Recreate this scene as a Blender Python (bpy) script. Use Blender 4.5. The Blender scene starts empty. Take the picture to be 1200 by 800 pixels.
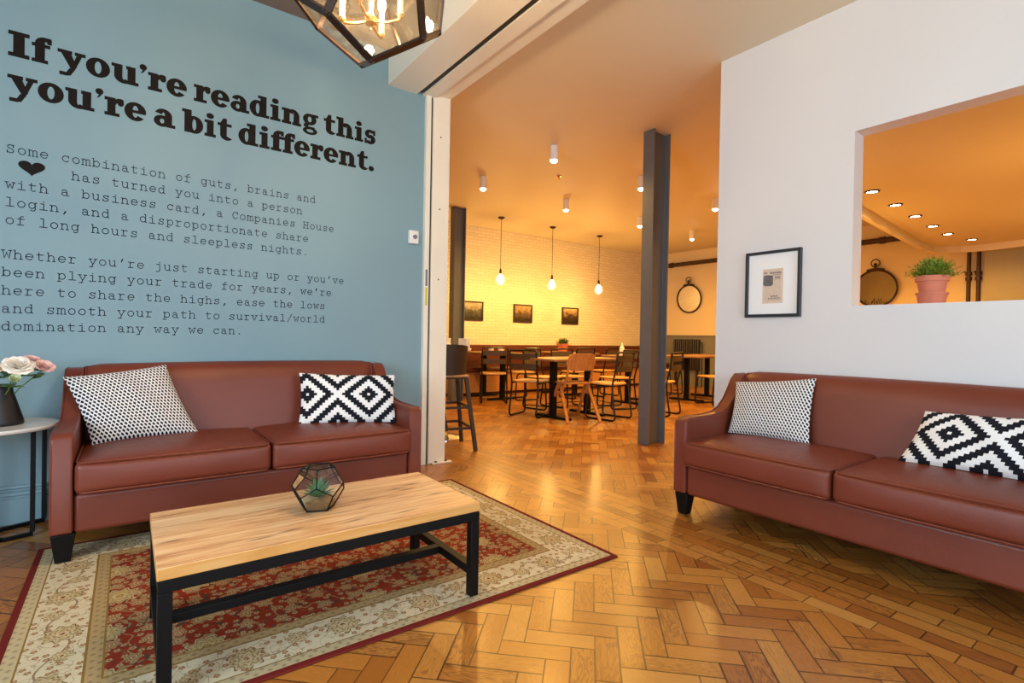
import bpy, bmesh, math, random
from mathutils import Vector, Matrix

random.seed(7)
SC = bpy.context.scene
COL = SC.collection
PI = math.pi

# ------------------------------------------------------------------ camera
YAW, ROLL, PITCH, FPX = math.radians(36.6), math.atan(23 / 1265.0), -math.atan(4.8 / 605.0), 605.0
_d = Vector((math.sin(YAW) * math.cos(PITCH), math.cos(YAW) * math.cos(PITCH), math.sin(PITCH)))
_r = Vector((math.cos(YAW), -math.sin(YAW), 0))
_u = _r.cross(_d)
_R = _r * math.cos(ROLL) + _u * math.sin(ROLL)
_U = -_r * math.sin(ROLL) + _u * math.cos(ROLL)
cam_data = bpy.data.cameras.new('camera')
cam = bpy.data.objects.new('camera', cam_data)
COL.objects.link(cam)
cam_data.sensor_width = 36.0
cam_data.lens = FPX / 1200.0 * 36.0
cam_data.clip_start = 0.05
cam.matrix_world = Matrix(((_R.x, _U.x, -_d.x, 0), (_R.y, _U.y, -_d.y, 0), (_R.z, _U.z, -_d.z, 1.0), (0, 0, 0, 1)))
SC.camera = cam

# ------------------------------------------------------------------ world, daylight, exposure
SC.view_settings.view_transform = 'Standard'
SC.view_settings.look = 'None'
SC.view_settings.gamma = 1.0
SC.view_settings.use_curve_mapping = False
SC.view_settings.exposure = 0.22
SC.cycles.use_denoising = True
SC.cycles.max_bounces = 10
SC.cycles.transparent_max_bounces = 24
SC.cycles.sample_clamp_indirect = 6.0
SC.cycles.caustics_reflective = False
SC.cycles.caustics_refractive = False
world = bpy.data.worlds.new('sky')
SC.world = world
world.use_nodes = True
world.node_tree.nodes['Background'].inputs[0].default_value = (0.62, 0.76, 1.0, 1)
world.node_tree.nodes['Background'].inputs[1].default_value = 1.5


def area_light(name, loc, direction, sx, sy, power, color, spread=PI):
    l = bpy.data.lights.new(name, 'AREA')
    l.shape = 'RECTANGLE'
    l.size, l.size_y, l.energy, l.color = sx, sy, power, color
    l.spread = spread
    o = bpy.data.objects.new(name, l)
    COL.objects.link(o)
    o.location = loc
    o.rotation_euler = Vector(direction).to_track_quat('-Z', 'Z').to_euler()
    return o


DAY = (0.72, 0.87, 1.0)
P_FRONT, P_SIDE = 60.0, 122.0
# daylight just inside the panes of the windows behind and beside the camera
area_light('window_daylight', (-1.0, -2.50, 1.45), (0.1, 1, -0.30), 1.7, 1.7, P_FRONT, DAY)
area_light('window_daylight', (1.7, -2.50, 1.45), (0.1, 1, -0.30), 1.7, 1.7, P_FRONT, DAY)
area_light('window_daylight', (-2.50, 0.4, 1.45), (1, 0.1, -0.22), 1.9, 1.7, P_SIDE, DAY)
CAFE_COL = (1.0, 0.54, 0.115)
P_SPOT, P_PEND, P_RECESS, P_LANTERN = 88.0, 27.0, 36.0, 80.0
LANTERN_COL = (1.0, 0.70, 0.38)


# ------------------------------------------------------------------ material helpers
def srgb(r, g, b):
    f = lambda c: (c / 255 / 12.92) if c / 255 <= 0.04045 else ((c / 255 + 0.055) / 1.055) ** 2.4
    return (f(r), f(g), f(b), 1.0)


class NT:
    """small helper to wire shader node trees"""
    def __init__(self, name):
        self.m = bpy.data.materials.new(name)
        self.m.use_nodes = True
        self.t = self.m.node_tree
        self.b = self.t.nodes['Principled BSDF']
        self.out = self.t.nodes['Material Output']

    def n(self, kind, **kw):
        x = self.t.nodes.new(kind)
        for k, v in kw.items():
            setattr(x, k, v)
        return x

    def link(self, a, b):
        self.t.links.new(a, b)

    def put(self, sock, v):
        if isinstance(v, bpy.types.NodeSocket):
            self.link(v, sock)
        else:
            if hasattr(sock.default_value, '__len__') and isinstance(v, (tuple, list)):
                v = tuple(v)[:len(sock.default_value)]
            sock.default_value = v

    def M(self, op, a, b=None, c=None):
        x = self.n('ShaderNodeMath', operation=op)
        self.put(x.inputs[0], a)
        if b is not None:
            self.put(x.inputs[1], b)
        if c is not None:
            self.put(x.inputs[2], c)
        return x.outputs[0]

    def mix(self, f, a, b):
        x = self.n('ShaderNodeMix', data_type='RGBA')
        self.put(x.inputs[0], f)
        self.put(x.inputs[6], a)
        self.put(x.inputs[7], b)
        return x.outputs[2]

    def mixf(self, f, a, b):
        x = self.n('ShaderNodeMix', data_type='FLOAT')
        self.put(x.inputs[0], f)
        self.put(x.inputs[2], a)
        self.put(x.inputs[3], b)
        return x.outputs[0]

    def vec(self, x, y, z=0.0):
        c = self.n('ShaderNodeCombineXYZ')
        self.put(c.inputs[0], x)
        self.put(c.inputs[1], y)
        self.put(c.inputs[2], z)
        return c.outputs[0]

    def sep(self, v):
        s = self.n('ShaderNodeSeparateXYZ')
        self.link(v, s.inputs[0])
        return s.outputs[0], s.outputs[1], s.outputs[2]

    def coord(self, which='Object'):
        return self.n('ShaderNodeTexCoord').outputs[which]

    def pos(self):
        return self.n('ShaderNodeNewGeometry').outputs['Position']

    def noise(self, v, scale, detail=3.0, rough=0.5, out='Fac', dist=0.0):
        x = self.n('ShaderNodeTexNoise')
        if v is not None:
            self.link(v, x.inputs['Vector'])
        x.inputs['Scale'].default_value = scale
        x.inputs['Detail'].default_value = detail
        x.inputs['Roughness'].default_value = rough
        x.inputs['Distortion'].default_value = dist
        return x.outputs[out]

    def white(self, v, out='Value'):
        x = self.n('ShaderNodeTexWhiteNoise', noise_dimensions='3D')
        self.link(v, x.inputs['Vector'])
        return x.outputs[out]

    def voronoi(self, v, scale, feature='F1', rnd=1.0, out='Distance'):
        x = self.n('ShaderNodeTexVoronoi', feature=feature, voronoi_dimensions='2D')
        self.link(v, x.inputs['Vector'])
        x.inputs['Scale'].default_value = scale
        x.inputs['Randomness'].default_value = rnd
        return x.outputs[out]

    def ramp(self, f, stops, interp='LINEAR'):
        x = self.n('ShaderNodeValToRGB')
        x.color_ramp.interpolation = interp
        els = x.color_ramp.elements
        while len(els) < len(stops):
            els.new(0.5)
        for e, (p, c) in zip(els, stops):
            e.position = p
            e.color = c
        self.put(x.inputs[0], f)
        return x.outputs[0]

    def scale(self, v, s):
        x = self.n('ShaderNodeMapping')
        self.link(v, x.inputs['Vector'])
        x.inputs['Scale'].default_value = s
        return x.outputs['Vector']

    def bump(self, h, strength=0.2, dist=0.01):
        x = self.n('ShaderNodeBump')
        x.inputs['Strength'].default_value = strength
        x.inputs['Distance'].default_value = dist
        self.link(h, x.inputs['Height'])
        self.link(x.outputs[0], self.b.inputs['Normal'])

    def base(self, c):
        self.put(self.b.inputs['Base Color'], c)

    def rough(self, r):
        self.put(self.b.inputs['Roughness'], r)

    def rng(self, x, lo, hi):
        """1 inside [lo, hi)"""
        a = self.M('GREATER_THAN', x, lo)
        b = self.M('LESS_THAN', x, hi)
        return self.M('MULTIPLY', a, b)


def plain(name, col, rough=0.5, metal=0.0, spec=None, noise=0.06, nscale=8.0, bump=0.0, bscale=200.0, coat=0.0):
    t = NT(name)
    v = t.coord('Object')
    f = t.noise(v, nscale, 4)
    dark = tuple(c * (1 - noise) for c in col[:3]) + (1,)
    lite = tuple(min(1, c * (1 + noise)) for c in col[:3]) + (1,)
    t.base(t.mix(f, dark, lite))
    t.rough(rough)
    t.b.inputs['Metallic'].default_value = metal
    if spec is not None:
        t.b.inputs['Specular IOR Level'].default_value = spec
    if coat:
        t.b.inputs['Coat Weight'].default_value = coat
        t.b.inputs['Coat Roughness'].default_value = 0.15
    if bump:
        t.bump(t.noise(v, bscale, 3), bump, 0.004)
    return t.m


def emitter(name, col, strength):
    t = NT(name)
    t.base((0.8, 0.7, 0.5, 1))
    t.b.inputs['Emission Color'].default_value = tuple(col[:3]) + (1,)
    t.b.inputs['Emission Strength'].default_value = strength
    return t.m


def thin_glass(name, tint=(1, 1, 1, 1), refl=0.9, dirt=0.0):
    t = NT(name)
    tr = t.n('ShaderNodeBsdfTransparent')
    tr.inputs[0].default_value = tint
    gl = t.n('ShaderNodeBsdfGlossy')
    gl.inputs['Roughness'].default_value = 0.03
    gl.inputs['Color'].default_value = (refl, refl, refl, 1)
    fr = t.n('ShaderNodeFresnel')
    fr.inputs['IOR'].default_value = 1.5
    mx = t.n('ShaderNodeMixShader')
    fac = fr.outputs[0]
    t.link(fac, mx.inputs[0])
    t.link(tr.outputs[0], mx.inputs[1])
    t.link(gl.outputs[0], mx.inputs[2])
    last = mx.outputs[0]
    if dirt:
        df = t.n('ShaderNodeBsdfDiffuse')
        df.inputs[0].default_value = (0.8, 0.75, 0.65, 1)
        m2 = t.n('ShaderNodeMixShader')
        t.put(m2.inputs[0], t.M('MULTIPLY', t.noise(t.coord('Object'), 9, 4), dirt))
        t.link(last, m2.inputs[1])
        t.link(df.outputs[0], m2.inputs[2])
        last = m2.outputs[0]
    t.link(last, t.out.inputs[0])
    return t.m


# ------------------------------------------------------------------ materials
MAT = {}
MAT['blue_wall'] = plain('blue_wall_paint', srgb(124, 155, 165), 0.55, noise=0.03, nscale=2, bump=0.05, bscale=90)
MAT['white_wall'] = plain('white_wall_paint', srgb(222, 220, 218), 0.6, noise=0.015, nscale=2, bump=0.04, bscale=90)
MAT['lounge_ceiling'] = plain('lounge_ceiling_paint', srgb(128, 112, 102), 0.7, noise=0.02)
MAT['cafe_ceiling'] = plain('cafe_ceiling_paint', srgb(226, 214, 186), 0.55, noise=0.03, nscale=1.2)
MAT['cafe_wall'] = plain('cafe_wall_paint', srgb(226, 206, 170), 0.6, noise=0.02)
MAT['beam_white'] = plain('white_gloss_paint', srgb(236, 231, 214), 0.35, noise=0.03, nscale=5)
MAT['post_cream'] = plain('cream_post_paint', srgb(238, 230, 210), 0.4, noise=0.04, nscale=6)
MAT['groove'] = plain('dark_groove', srgb(45, 42, 38), 0.6)
MAT['column_grey'] = plain('grey_column_paint', srgb(98, 101, 106), 0.4, noise=0.05, nscale=6)
MAT['dado_grey'] = plain('grey_dado_paint', srgb(120, 118, 112), 0.6)
MAT['tan_paint'] = plain('tan_wall_paint', srgb(170, 160, 130), 0.6)
MAT['leather'] = None
MAT['black_leg'] = plain('black_stained_wood', srgb(12, 11, 10), 0.5, spec=0.2)
MAT['black_metal'] = plain('black_powder_coat', srgb(11, 11, 11), 0.5, metal=0.0, spec=0.18)
MAT['dark_tube'] = plain('dark_steel_tube', srgb(34, 24, 20), 0.35, metal=0.5)
MAT['gun_metal'] = plain('brown_gun_metal', srgb(58, 44, 30), 0.5, metal=0.1, spec=0.3, noise=0.2)
MAT['chrome'] = plain('polished_chrome', srgb(215, 215, 215), 0.08, metal=1.0, noise=0.0)
MAT['brass'] = plain('pale_brass', srgb(226, 190, 130), 0.22, metal=0.9, noise=0.05)
MAT['bronze'] = plain('dark_bronze', srgb(60, 44, 34), 0.35, metal=0.6, noise=0.15)
MAT['radiator'] = plain('dark_radiator_paint', srgb(50, 42, 38), 0.45)
MAT['pipe_brown'] = plain('brown_pipe_paint', srgb(62, 34, 24), 0.45)
MAT['vinyl'] = plain('black_lettering_vinyl', srgb(26, 20, 16), 0.6, noise=0.02, spec=0.12)
MAT['ink'] = plain('dark_blue_lettering', srgb(24, 32, 42), 0.6, noise=0.02, spec=0.1)
MAT['vase_black'] = plain('matt_black_ceramic', srgb(22, 23, 26), 0.42, noise=0.1)
MAT['white_plastic'] = plain('white_plastic', srgb(235, 233, 226), 0.4, noise=0.01)
MAT['white_ceramic'] = plain('white_ceramic', srgb(240, 238, 230), 0.2, noise=0.01)
MAT['terracotta'] = plain('terracotta_clay', srgb(206, 120, 92), 0.75, noise=0.12, nscale=14, bump=0.15, bscale=120)
MAT['soil'] = plain('potting_soil', srgb(60, 44, 32), 0.9, noise=0.4, nscale=60)
MAT['sandgravel'] = plain('beige_gravel', srgb(196, 172, 134), 0.85, noise=0.45, nscale=160, bump=0.6, bscale=220)
MAT['leaf'] = plain('fresh_green_leaf', srgb(116, 134, 34), 0.5, noise=0.45, nscale=18)
MAT['leaf_dark'] = plain('dark_green_leaf', srgb(78, 112, 54), 0.5, noise=0.4, nscale=25)
MAT['succulent'] = plain('blue_green_succulent', srgb(62, 118, 78), 0.45, noise=0.3, nscale=30)
MAT['petal_cream'] = plain('cream_petal', srgb(252, 240, 226), 0.6, noise=0.08, nscale=30)
MAT['petal_pink'] = plain('pink_petal', srgb(252, 204, 196), 0.6, noise=0.12, nscale=30)
MAT['petal_peach'] = plain('peach_petal', srgb(246, 214, 170), 0.6, noise=0.1, nscale=30)
MAT['petal_green'] = plain('greenish_white_petal', srgb(214, 224, 178), 0.6, noise=0.08, nscale=30)
MAT['frame_black'] = plain('black_picture_frame', srgb(36, 38, 44), 0.35)
MAT['frame_brown'] = plain('dark_brown_picture_frame', srgb(44, 24, 16), 0.4)
MAT['mat_board'] = plain('white_mat_board', srgb(240, 240, 238), 0.8, noise=0.01)
MAT['glass'] = thin_glass('clear_glass', (0.97, 0.97, 0.96, 1), 0.8)
MAT['glass_pend'] = thin_glass('clear_globe_glass', (1, 0.98, 0.95, 1), 0.9, dirt=0.12)
MAT['glass_warm'] = thin_glass('clear_lantern_glass', (0.97, 0.95, 0.92, 1), 0.4, dirt=0.035)
MAT['candle'] = plain('ivory_candle_sleeve', srgb(240, 220, 180), 0.6)
MAT['bulb'] = emitter('glowing_bulb', (1.0, 0.78, 0.45), 14)
MAT['bulb_pend'] = emitter('glowing_filament', (1.0, 0.72, 0.34), 40)
MAT['spot_on'] = emitter('lit_spot_lamp', (1.0, 0.84, 0.55), 30)
MAT['mirror'] = plain('mirror_silver', (0.85, 0.82, 0.76, 1), 0.04, metal=1.0, noise=0.0)
MAT['marble'] = plain('pale_marble', srgb(214, 212, 208), 0.25, noise=0.12, nscale=10)
MAT['bench_leather'] = plain('oxblood_bench_leather', srgb(92, 44, 28), 0.4, noise=0.1)
MAT['bench_wood'] = plain('bench_front_wood', srgb(196, 140, 84), 0.5, noise=0.15)
MAT['slat_dark'] = plain('dark_slat_wood', srgb(74, 58, 42), 0.5, noise=0.15)
MAT['label_grey'] = plain('grey_label', srgb(120, 124, 134), 0.5)
MAT['label_yellow'] = plain('yellow_label', srgb(206, 196, 70), 0.5)
MAT['paper_green'] = MAT['leaf']


def leather():
    t = NT('chestnut_leather')
    v = t.coord('Object')
    f = t.noise(v, 3.0, 4)
    t.base(t.mix(f, srgb(104, 46, 31), srgb(124, 58, 39)))
    t.rough(t.mixf(t.noise(v, 30, 3), 0.34, 0.48))
    t.b.inputs['Specular IOR Level'].default_value = 0.42
    x = t.n('ShaderNodeTexVoronoi', feature='DISTANCE_TO_EDGE')
    t.link(v, x.inputs['Vector'])
    x.inputs['Scale'].default_value = 230
    h = t.M('ADD', t.M('MULTIPLY', x.outputs['Distance'], 0.6), t.M('MULTIPLY', t.noise(v, 7, 3), 1.6))
    t.bump(h, 0.16, 0.006)
    return t.m


MAT['leather'] = leather()


def wood(name, c_dark, c_mid, c_lite, axis='X', board=0.0, rough=0.45, knots=False, gscale=1.0):
    """long-grained timber; grain runs along `axis` of the object; boards split across the other horizontal axis"""
    t = NT(name)
    x, y, z = t.sep(t.coord('Object'))
    if axis == 'Y':
        x, y = y, x
    elif axis == 'Z':
        x, z = z, x
    idv = 0.0
    if board:
        k = t.M('FLOOR', t.M('DIVIDE', y, board))
        idv = t.white(t.vec(k, 3.7, 1.0))
    off = t.M('MULTIPLY', idv, 40.0) if board else 0.0
    g = t.noise(t.vec(t.M('ADD', t.M('MULTIPLY', x, 2.0 * gscale), off), t.M('MULTIPLY', y, 17.0 * gscale), t.M('MULTIPLY', z, 17.0 * gscale)), 1.6, 5, 0.6, dist=1.0)
    fine = t.noise(t.vec(t.M('MULTIPLY', x, 8.0), t.M('MULTIPLY', y, 240.0), t.M('MULTIPLY', z, 240.0)), 1.0, 2)
    col = t.ramp(g, [(0.28, c_dark), (0.46, c_mid), (0.66, c_lite)])
    col = t.mix(t.M('MULTIPLY', fine, 0.35), col, c_dark)
    if board:
        col = t.mix(t.M('MULTIPLY', idv, 0.40), col, c_lite)
        fy = t.M('FRACT', t.M('DIVIDE', y, board))
        e = t.M('MINIMUM', fy, t.M('SUBTRACT', 1.0, fy))
        col = t.mix(t.M('MULTIPLY', t.M('LESS_THAN', e, 0.022), 0.8), col, c_dark)
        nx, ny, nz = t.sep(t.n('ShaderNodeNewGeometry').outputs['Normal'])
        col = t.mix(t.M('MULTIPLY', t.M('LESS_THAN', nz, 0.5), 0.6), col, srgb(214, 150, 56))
    if knots:
        vo = t.n('ShaderNodeTexVoronoi', voronoi_dimensions='2D')
        t.link(t.vec(t.M('ADD', t.M('MULTIPLY', x, 2.6), t.M('MULTIPLY', t.noise(t.vec(t.M('MULTIPLY', y, 9.0), idv, 0.0), 1.0, 1), 3.0)), t.M('MULTIPLY', y, 11.5)), vo.inputs['Vector'])
        vo.inputs['Scale'].default_value = 1.0
        kd = t.M('SUBTRACT', 1.0, t.M('SMOOTH_MIN', 1.0, t.M('MULTIPLY', vo.outputs['Distance'], 8.0), 0.2))
        col = t.mix(t.M('MULTIPLY', t.M('MAXIMUM', kd, 0.0), 0.9), col, srgb(92, 58, 34))
    t.base(col)
    t.rough(rough)
    t.bump(fine, 0.08, 0.002)
    return t.m


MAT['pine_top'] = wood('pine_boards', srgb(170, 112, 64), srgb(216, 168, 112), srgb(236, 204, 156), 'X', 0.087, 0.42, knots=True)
MAT['cafe_top'] = wood('cafe_table_wood', srgb(100, 66, 38), srgb(140, 98, 62), srgb(164, 120, 80), 'X', 0, 0.5)
MAT['seat_wood'] = wood('plywood_seat', srgb(196, 140, 84), srgb(220, 170, 110), srgb(232, 188, 130), 'Y', 0, 0.35)
MAT['school_wood'] = wood('beech_wood', srgb(158, 98, 46), srgb(196, 130, 66), srgb(212, 150, 84), 'Z', 0, 0.4)
MAT['stool_wood'] = wood('stool_seat_wood', srgb(150, 110, 70), srgb(180, 138, 92), srgb(200, 160, 112), 'X', 0, 0.4)


def floor_mat():
    t = NT('herringbone_parquet')
    w, r2 = 0.0763, math.sqrt(2)
    X, Y, Z = t.sep(t.pos())
    u = t.M('DIVIDE', t.M('SUBTRACT', t.M('DIVIDE', t.M('SUBTRACT', X, Y), r2), 0.0405), w)
    v = t.M('DIVIDE', t.M('SUBTRACT', t.M('DIVIDE', t.M('ADD', X, Y), r2), 1.907), w)
    i, j = t.M('FLOOR', u), t.M('FLOOR', v)
    m = t.M('FLOORED_MODULO', t.M('SUBTRACT', i, j), 6.0)
    H = t.M('LESS_THAN', m, 2.5)
    i0 = t.M('SUBTRACT', i, m)
    j0 = t.M('SUBTRACT', j, t.M('SUBTRACT', 5.0, m))
    along = t.mixf(H, t.M('SUBTRACT', v, j0), t.M('SUBTRACT', u, i0))
    across = t.mixf(H, t.M('SUBTRACT', u, i), t.M('SUBTRACT', v, j))
    ida = t.mixf(H, t.M('ADD', i, 0.37), i0)
    idb = t.mixf(H, j0, j)
    # straight border courses along Y under the opening
    inb = t.rng(X, 2.095, 2.095 + 6 * w)
    c = t.M('DIVIDE', t.M('SUBTRACT', X, 2.095), w)
    k = t.M('FLOOR', c)
    yl = t.M('ADD', t.M('DIVIDE', Y, w), t.M('MULTIPLY', k, 1.57))
    kb = t.M('FLOOR', t.M('DIVIDE', yl, 3.0))
    along = t.mixf(inb, along, t.M('SUBTRACT', yl, t.M('MULTIPLY', kb, 3.0)))
    across = t.mixf(inb, across, t.M('SUBTRACT', c, k))
    ida = t.mixf(inb, ida, t.M('ADD', k, 900.5))
    idb = t.mixf(inb, idb, kb)
    e1 = t.M('MINIMUM', along, t.M('SUBTRACT', 3.0, along))
    e2 = t.M('MINIMUM', across, t.M('SUBTRACT', 1.0, across))
    e = t.M('MINIMUM', e1, e2)
    idv = t.vec(ida, idb, 0.5)
    rnd = t.white(idv)
    rnd2 = t.white(t.vec(idb, ida, 4.5))
    gv = t.vec(t.M('ADD', t.M('MULTIPLY', along, 0.22), t.M('MULTIPLY', rnd, 50.0)), t.M('MULTIPLY', across, 1.25), t.M('MULTIPLY', rnd2, 30.0))
    g = t.noise(gv, 1.7, 3, 0.5, dist=0.8)
    # growth rings: contour lines of a slow noise
    ring = t.M('ABSOLUTE', t.M('SUBTRACT', t.M('FRACT', t.M('MULTIPLY', g, 9.0)), 0.5))
    ring = t.M('MULTIPLY', t.M('SMOOTH_MIN', t.M('MULTIPLY', ring, 2.0), 0.8, 0.2), 1.0)
    fine = t.noise(t.vec(t.M('MULTIPLY', along, 3.0), t.M('MULTIPLY', across, 40.0), rnd), 1.0, 3)
    col = t.ramp(rnd, [(0.0, srgb(148, 92, 33)), (0.3, srgb(174, 114, 44)), (0.7, srgb(188, 130, 54)), (1.0, srgb(202, 152, 76))])
    col = t.mix(t.M('MULTIPLY', t.M('SUBTRACT', 1.0, ring), t.M('MULTIPLY', t.mixf(t.M('POWER', rnd2, 2.0), 0.18, 1.0), 0.98)), col, srgb(96, 46, 14))
    col = t.mix(t.M('MULTIPLY', fine, 0.5), col, srgb(132, 74, 28))
    wear = t.noise(t.pos(), 1.3, 4)
    col = t.mix(t.M('MULTIPLY', t.M('MAXIMUM', t.M('SUBTRACT', wear, 0.5), 0.0), 1.2), col, srgb(110, 70, 40))
    dirt = t.M('GREATER_THAN', t.noise(t.pos(), 9.0, 4), 0.69)
    col = t.mix(t.M('MULTIPLY', dirt, 0.45), col, srgb(82, 48, 26))
    gap = t.M('LESS_THAN', e, t.mixf(rnd2, 0.020, 0.048))
    col = t.mix(t.M('MULTIPLY', gap, 0.85), col, srgb(52, 28, 12))
    t.base(col)
    t.rough(t.mixf(t.M('ADD', t.M('MULTIPLY', wear, 0.6), t.M('MULTIPLY', rnd, 0.4)), 0.24, 0.48))
    h = t.M('ADD', t.M('MULTIPLY', t.M('MINIMUM', e, 0.06), 8.0), t.M('ADD', t.M('MULTIPLY', rnd, 0.25), t.M('MULTIPLY', t.noise(t.pos(), 14, 2), 0.35)))
    t.bump(h, 0.22, 0.006)
    t.b.inputs['Coat Weight'].default_value = 0.15
    t.b.inputs['Coat Roughness'].default_value = 0.2
    return t.m


MAT['floor'] = floor_mat()


def brick_mat():
    t = NT('white_painted_brick')
    x, y, z = t.sep(t.pos())
    b = t.n('ShaderNodeTexBrick')
    t.link(t.vec(x, z, 0.0), b.inputs['Vector'])
    b.inputs['Color1'].default_value = srgb(232, 222, 200)
    b.inputs['Color2'].default_value = srgb(224, 212, 188)
    b.inputs['Mortar'].default_value = srgb(206, 192, 164)
    b.inputs['Scale'].default_value = 1.0
    b.inputs['Mortar Size'].default_value = 0.004
    b.inputs['Brick Width'].default_value = 0.17
    b.inputs['Row Height'].default_value = 0.056
    t.base(b.outputs['Color'])
    t.rough(0.5)
    t.bump(t.M('SUBTRACT', 1.0, b.outputs['Fac']), 0.35, 0.008)
    return t.m


MAT['brick'] = brick_mat()


def rug_mat(hx, hy):
    t = NT('oriental_rug_pile')
    x, y, z = t.sep(t.coord('Object'))
    ax, ay = t.M('ABSOLUTE', x), t.M('ABSOLUTE', y)
    ex, ey = t.M('SUBTRACT', hx, ax), t.M('SUBTRACT', hy, ay)
    e = t.M('MINIMUM', ex, ey)
    cream, tan, olive = srgb(218, 206, 174), srgb(172, 148, 104), srgb(136, 108, 54)
    red, brick_, brown = srgb(152, 54, 30), srgb(122, 38, 24), srgb(78, 54, 36)
    P = t.vec(x, y, 0.0)
    wob = t.n('ShaderNodeMix', data_type='VECTOR')
    wob.inputs[0].default_value = 0.05
    t.link(P, wob.inputs[4])
    t.link(t.noise(P, 7.0, 2, out='Color'), wob.inputs[5])
    W = wob.outputs[1]

    def rosette(vv, scale, rnd, petals, r0):
        vo = t.n('ShaderNodeTexVoronoi', voronoi_dimensions='2D')
        t.link(vv, vo.inputs['Vector'])
        vo.inputs['Scale'].default_value = scale
        vo.inputs['Randomness'].default_value = rnd
        dd = vo.outputs['Distance']
        px, py, _ = t.sep(vo.outputs['Position'])
        sx, sy, _ = t.sep(vv)
        ang = t.M('ARCTAN2', t.M('SUBTRACT', sy, py), t.M('SUBTRACT', sx, px))
        rr = t.M('MULTIPLY', dd, t.M('ADD', 1.0, t.M('MULTIPLY', t.M('SINE', t.M('MULTIPLY', ang, petals)), 0.16)))
        return t.M('DIVIDE', rr, r0), vo.outputs['Color']

    def vines(vv, s1, width):
        n1 = t.M('ABSOLUTE', t.M('SUBTRACT', t.noise(vv, s1, 1.0, 0.4), 0.5))
        return t.M('LESS_THAN', n1, width)

    # --- field
    rA, cA = rosette(P, 3.6, 0.25, 9.0, 0.20)
    rB, cB = rosette(P, 11.0, 0.6, 6.0, 0.24)
    rC, cC = rosette(P, 26.0, 0.75, 5.0, 0.26)
    f = t.mix(t.noise(P, 30, 2), red, brick_)
    f = t.mix(vines(P, 9.5, 0.014), f, srgb(150, 122, 82))
    f = t.mix(t.M('MULTIPLY', t.M('GREATER_THAN', t.noise(P, 42, 2), 0.62), 0.8), f, srgb(128, 92, 60))
    f = t.mix(vines(W, 15.0, 0.018), f, srgb(88, 58, 46))
    sm = t.ramp(rC, [(0.0, srgb(140, 60, 40)), (0.35, srgb(180, 152, 108)), (0.8, srgb(120, 92, 62)), (1.0, brown)], 'CONSTANT')
    f = t.mix(t.M('LESS_THAN', rC, 1.05), f, sm)
    md = t.ramp(rB, [(0.0, srgb(110, 84, 46)), (0.22, srgb(190, 166, 120)), (0.42, srgb(140, 54, 34)), (0.56, srgb(170, 142, 98)), (0.78, srgb(96, 72, 52)), (0.88, srgb(176, 148, 104))], 'CONSTANT')
    f = t.mix(t.M('LESS_THAN', rB, 1.02), f, md)
    bg = t.ramp(rA, [(0.0, srgb(190, 150, 80)), (0.14, brown), (0.2, srgb(202, 180, 128)), (0.45, srgb(150, 128, 76)), (0.55, srgb(192, 170, 120)), (0.8, srgb(128, 106, 66)), (0.9, srgb(206, 188, 144))], 'CONSTANT')
    bg = t.mix(t.M('MULTIPLY', t.noise(P, 60, 2), 0.6), bg, srgb(150, 126, 80))
    f = t.mix(t.M('LESS_THAN', rA, 1.0), f, bg)
    # --- cream border: rosettes strung on a scrolling vine
    c = t.mix(t.noise(P, 50, 2), cream, srgb(206, 192, 156))
    long_ = t.M('LESS_THAN', ey, ex)
    sg = t.mixf(long_, t.M('SIGN', x), t.M('SIGN', y))
    s_ = t.mixf(long_, y, x)
    n_ = t.M('SUBTRACT', e, 0.143)

    def flower(period, off, rad, amp, petals, stops):
        q = t.M('ADD', t.M('DIVIDE', s_, period), off)
        k = t.M('FLOOR', q)
        ds = t.M('MULTIPLY', t.M('SUBTRACT', t.M('FRACT', q), 0.5), period)
        par = t.M('SUBTRACT', t.M('MULTIPLY', t.M('FLOORED_MODULO', k, 2.0), 2.0), 1.0)
        dn = t.M('SUBTRACT', n_, t.M('MULTIPLY', par, amp))
        ang = t.M('ARCTAN2', dn, ds)
        d = t.M('SQRT', t.M('ADD', t.M('MULTIPLY', ds, ds), t.M('MULTIPLY', dn, dn)))
        d = t.M('DIVIDE', t.M('MULTIPLY', d, t.M('ADD', 1.0, t.M('MULTIPLY', t.M('SINE', t.M('MULTIPLY', ang, petals)), 0.14))), rad)
        return d, t.ramp(d, stops, 'CONSTANT')

    vine = t.M('MULTIPLY', t.M('SINE', t.M('MULTIPLY', s_, 2 * PI / 0.30)), 0.034)
    vl = t.M('LESS_THAN', t.M('ABSOLUTE', t.M('SUBTRACT', n_, vine)), 0.0032)
    c = t.mix(t.M('MULTIPLY', vl, 0.75), c, srgb(110, 80, 56))
    vl2 = t.M('LESS_THAN', t.M('ABSOLUTE', t.M('ADD', n_, t.M('MULTIPLY', t.M('SINE', t.M('MULTIPLY', s_, 2 * PI / 0.115)), 0.045))), 0.0020)
    c = t.mix(t.M('MULTIPLY', vl2, 0.45), c, srgb(140, 112, 76))
    c = t.mix(t.M('MULTIPLY', vines(W, 22.0, 0.012), 0.55), c, srgb(140, 122, 80))
    rE, cE = rosette(P, 24.0, 0.9, 5.0, 0.20)
    c = t.mix(t.M('LESS_THAN', rE, 1.0), c, t.ramp(rE, [(0.0, srgb(200, 150, 110)), (0.4, srgb(160, 128, 84)), (0.75, srgb(126, 92, 60))], 'CONSTANT'))
    ringc = [(0.0, srgb(120, 62, 44)), (0.16, srgb(206, 182, 134)), (0.34, srgb(120, 92, 62)), (0.42, srgb(196, 176, 130)), (0.60, srgb(150, 124, 80)), (0.74, srgb(186, 168, 124)), (0.9, srgb(116, 88, 60))]
    d1, c1 = flower(0.30, 0.0, 0.052, 0.010, 9.0, ringc)
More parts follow.
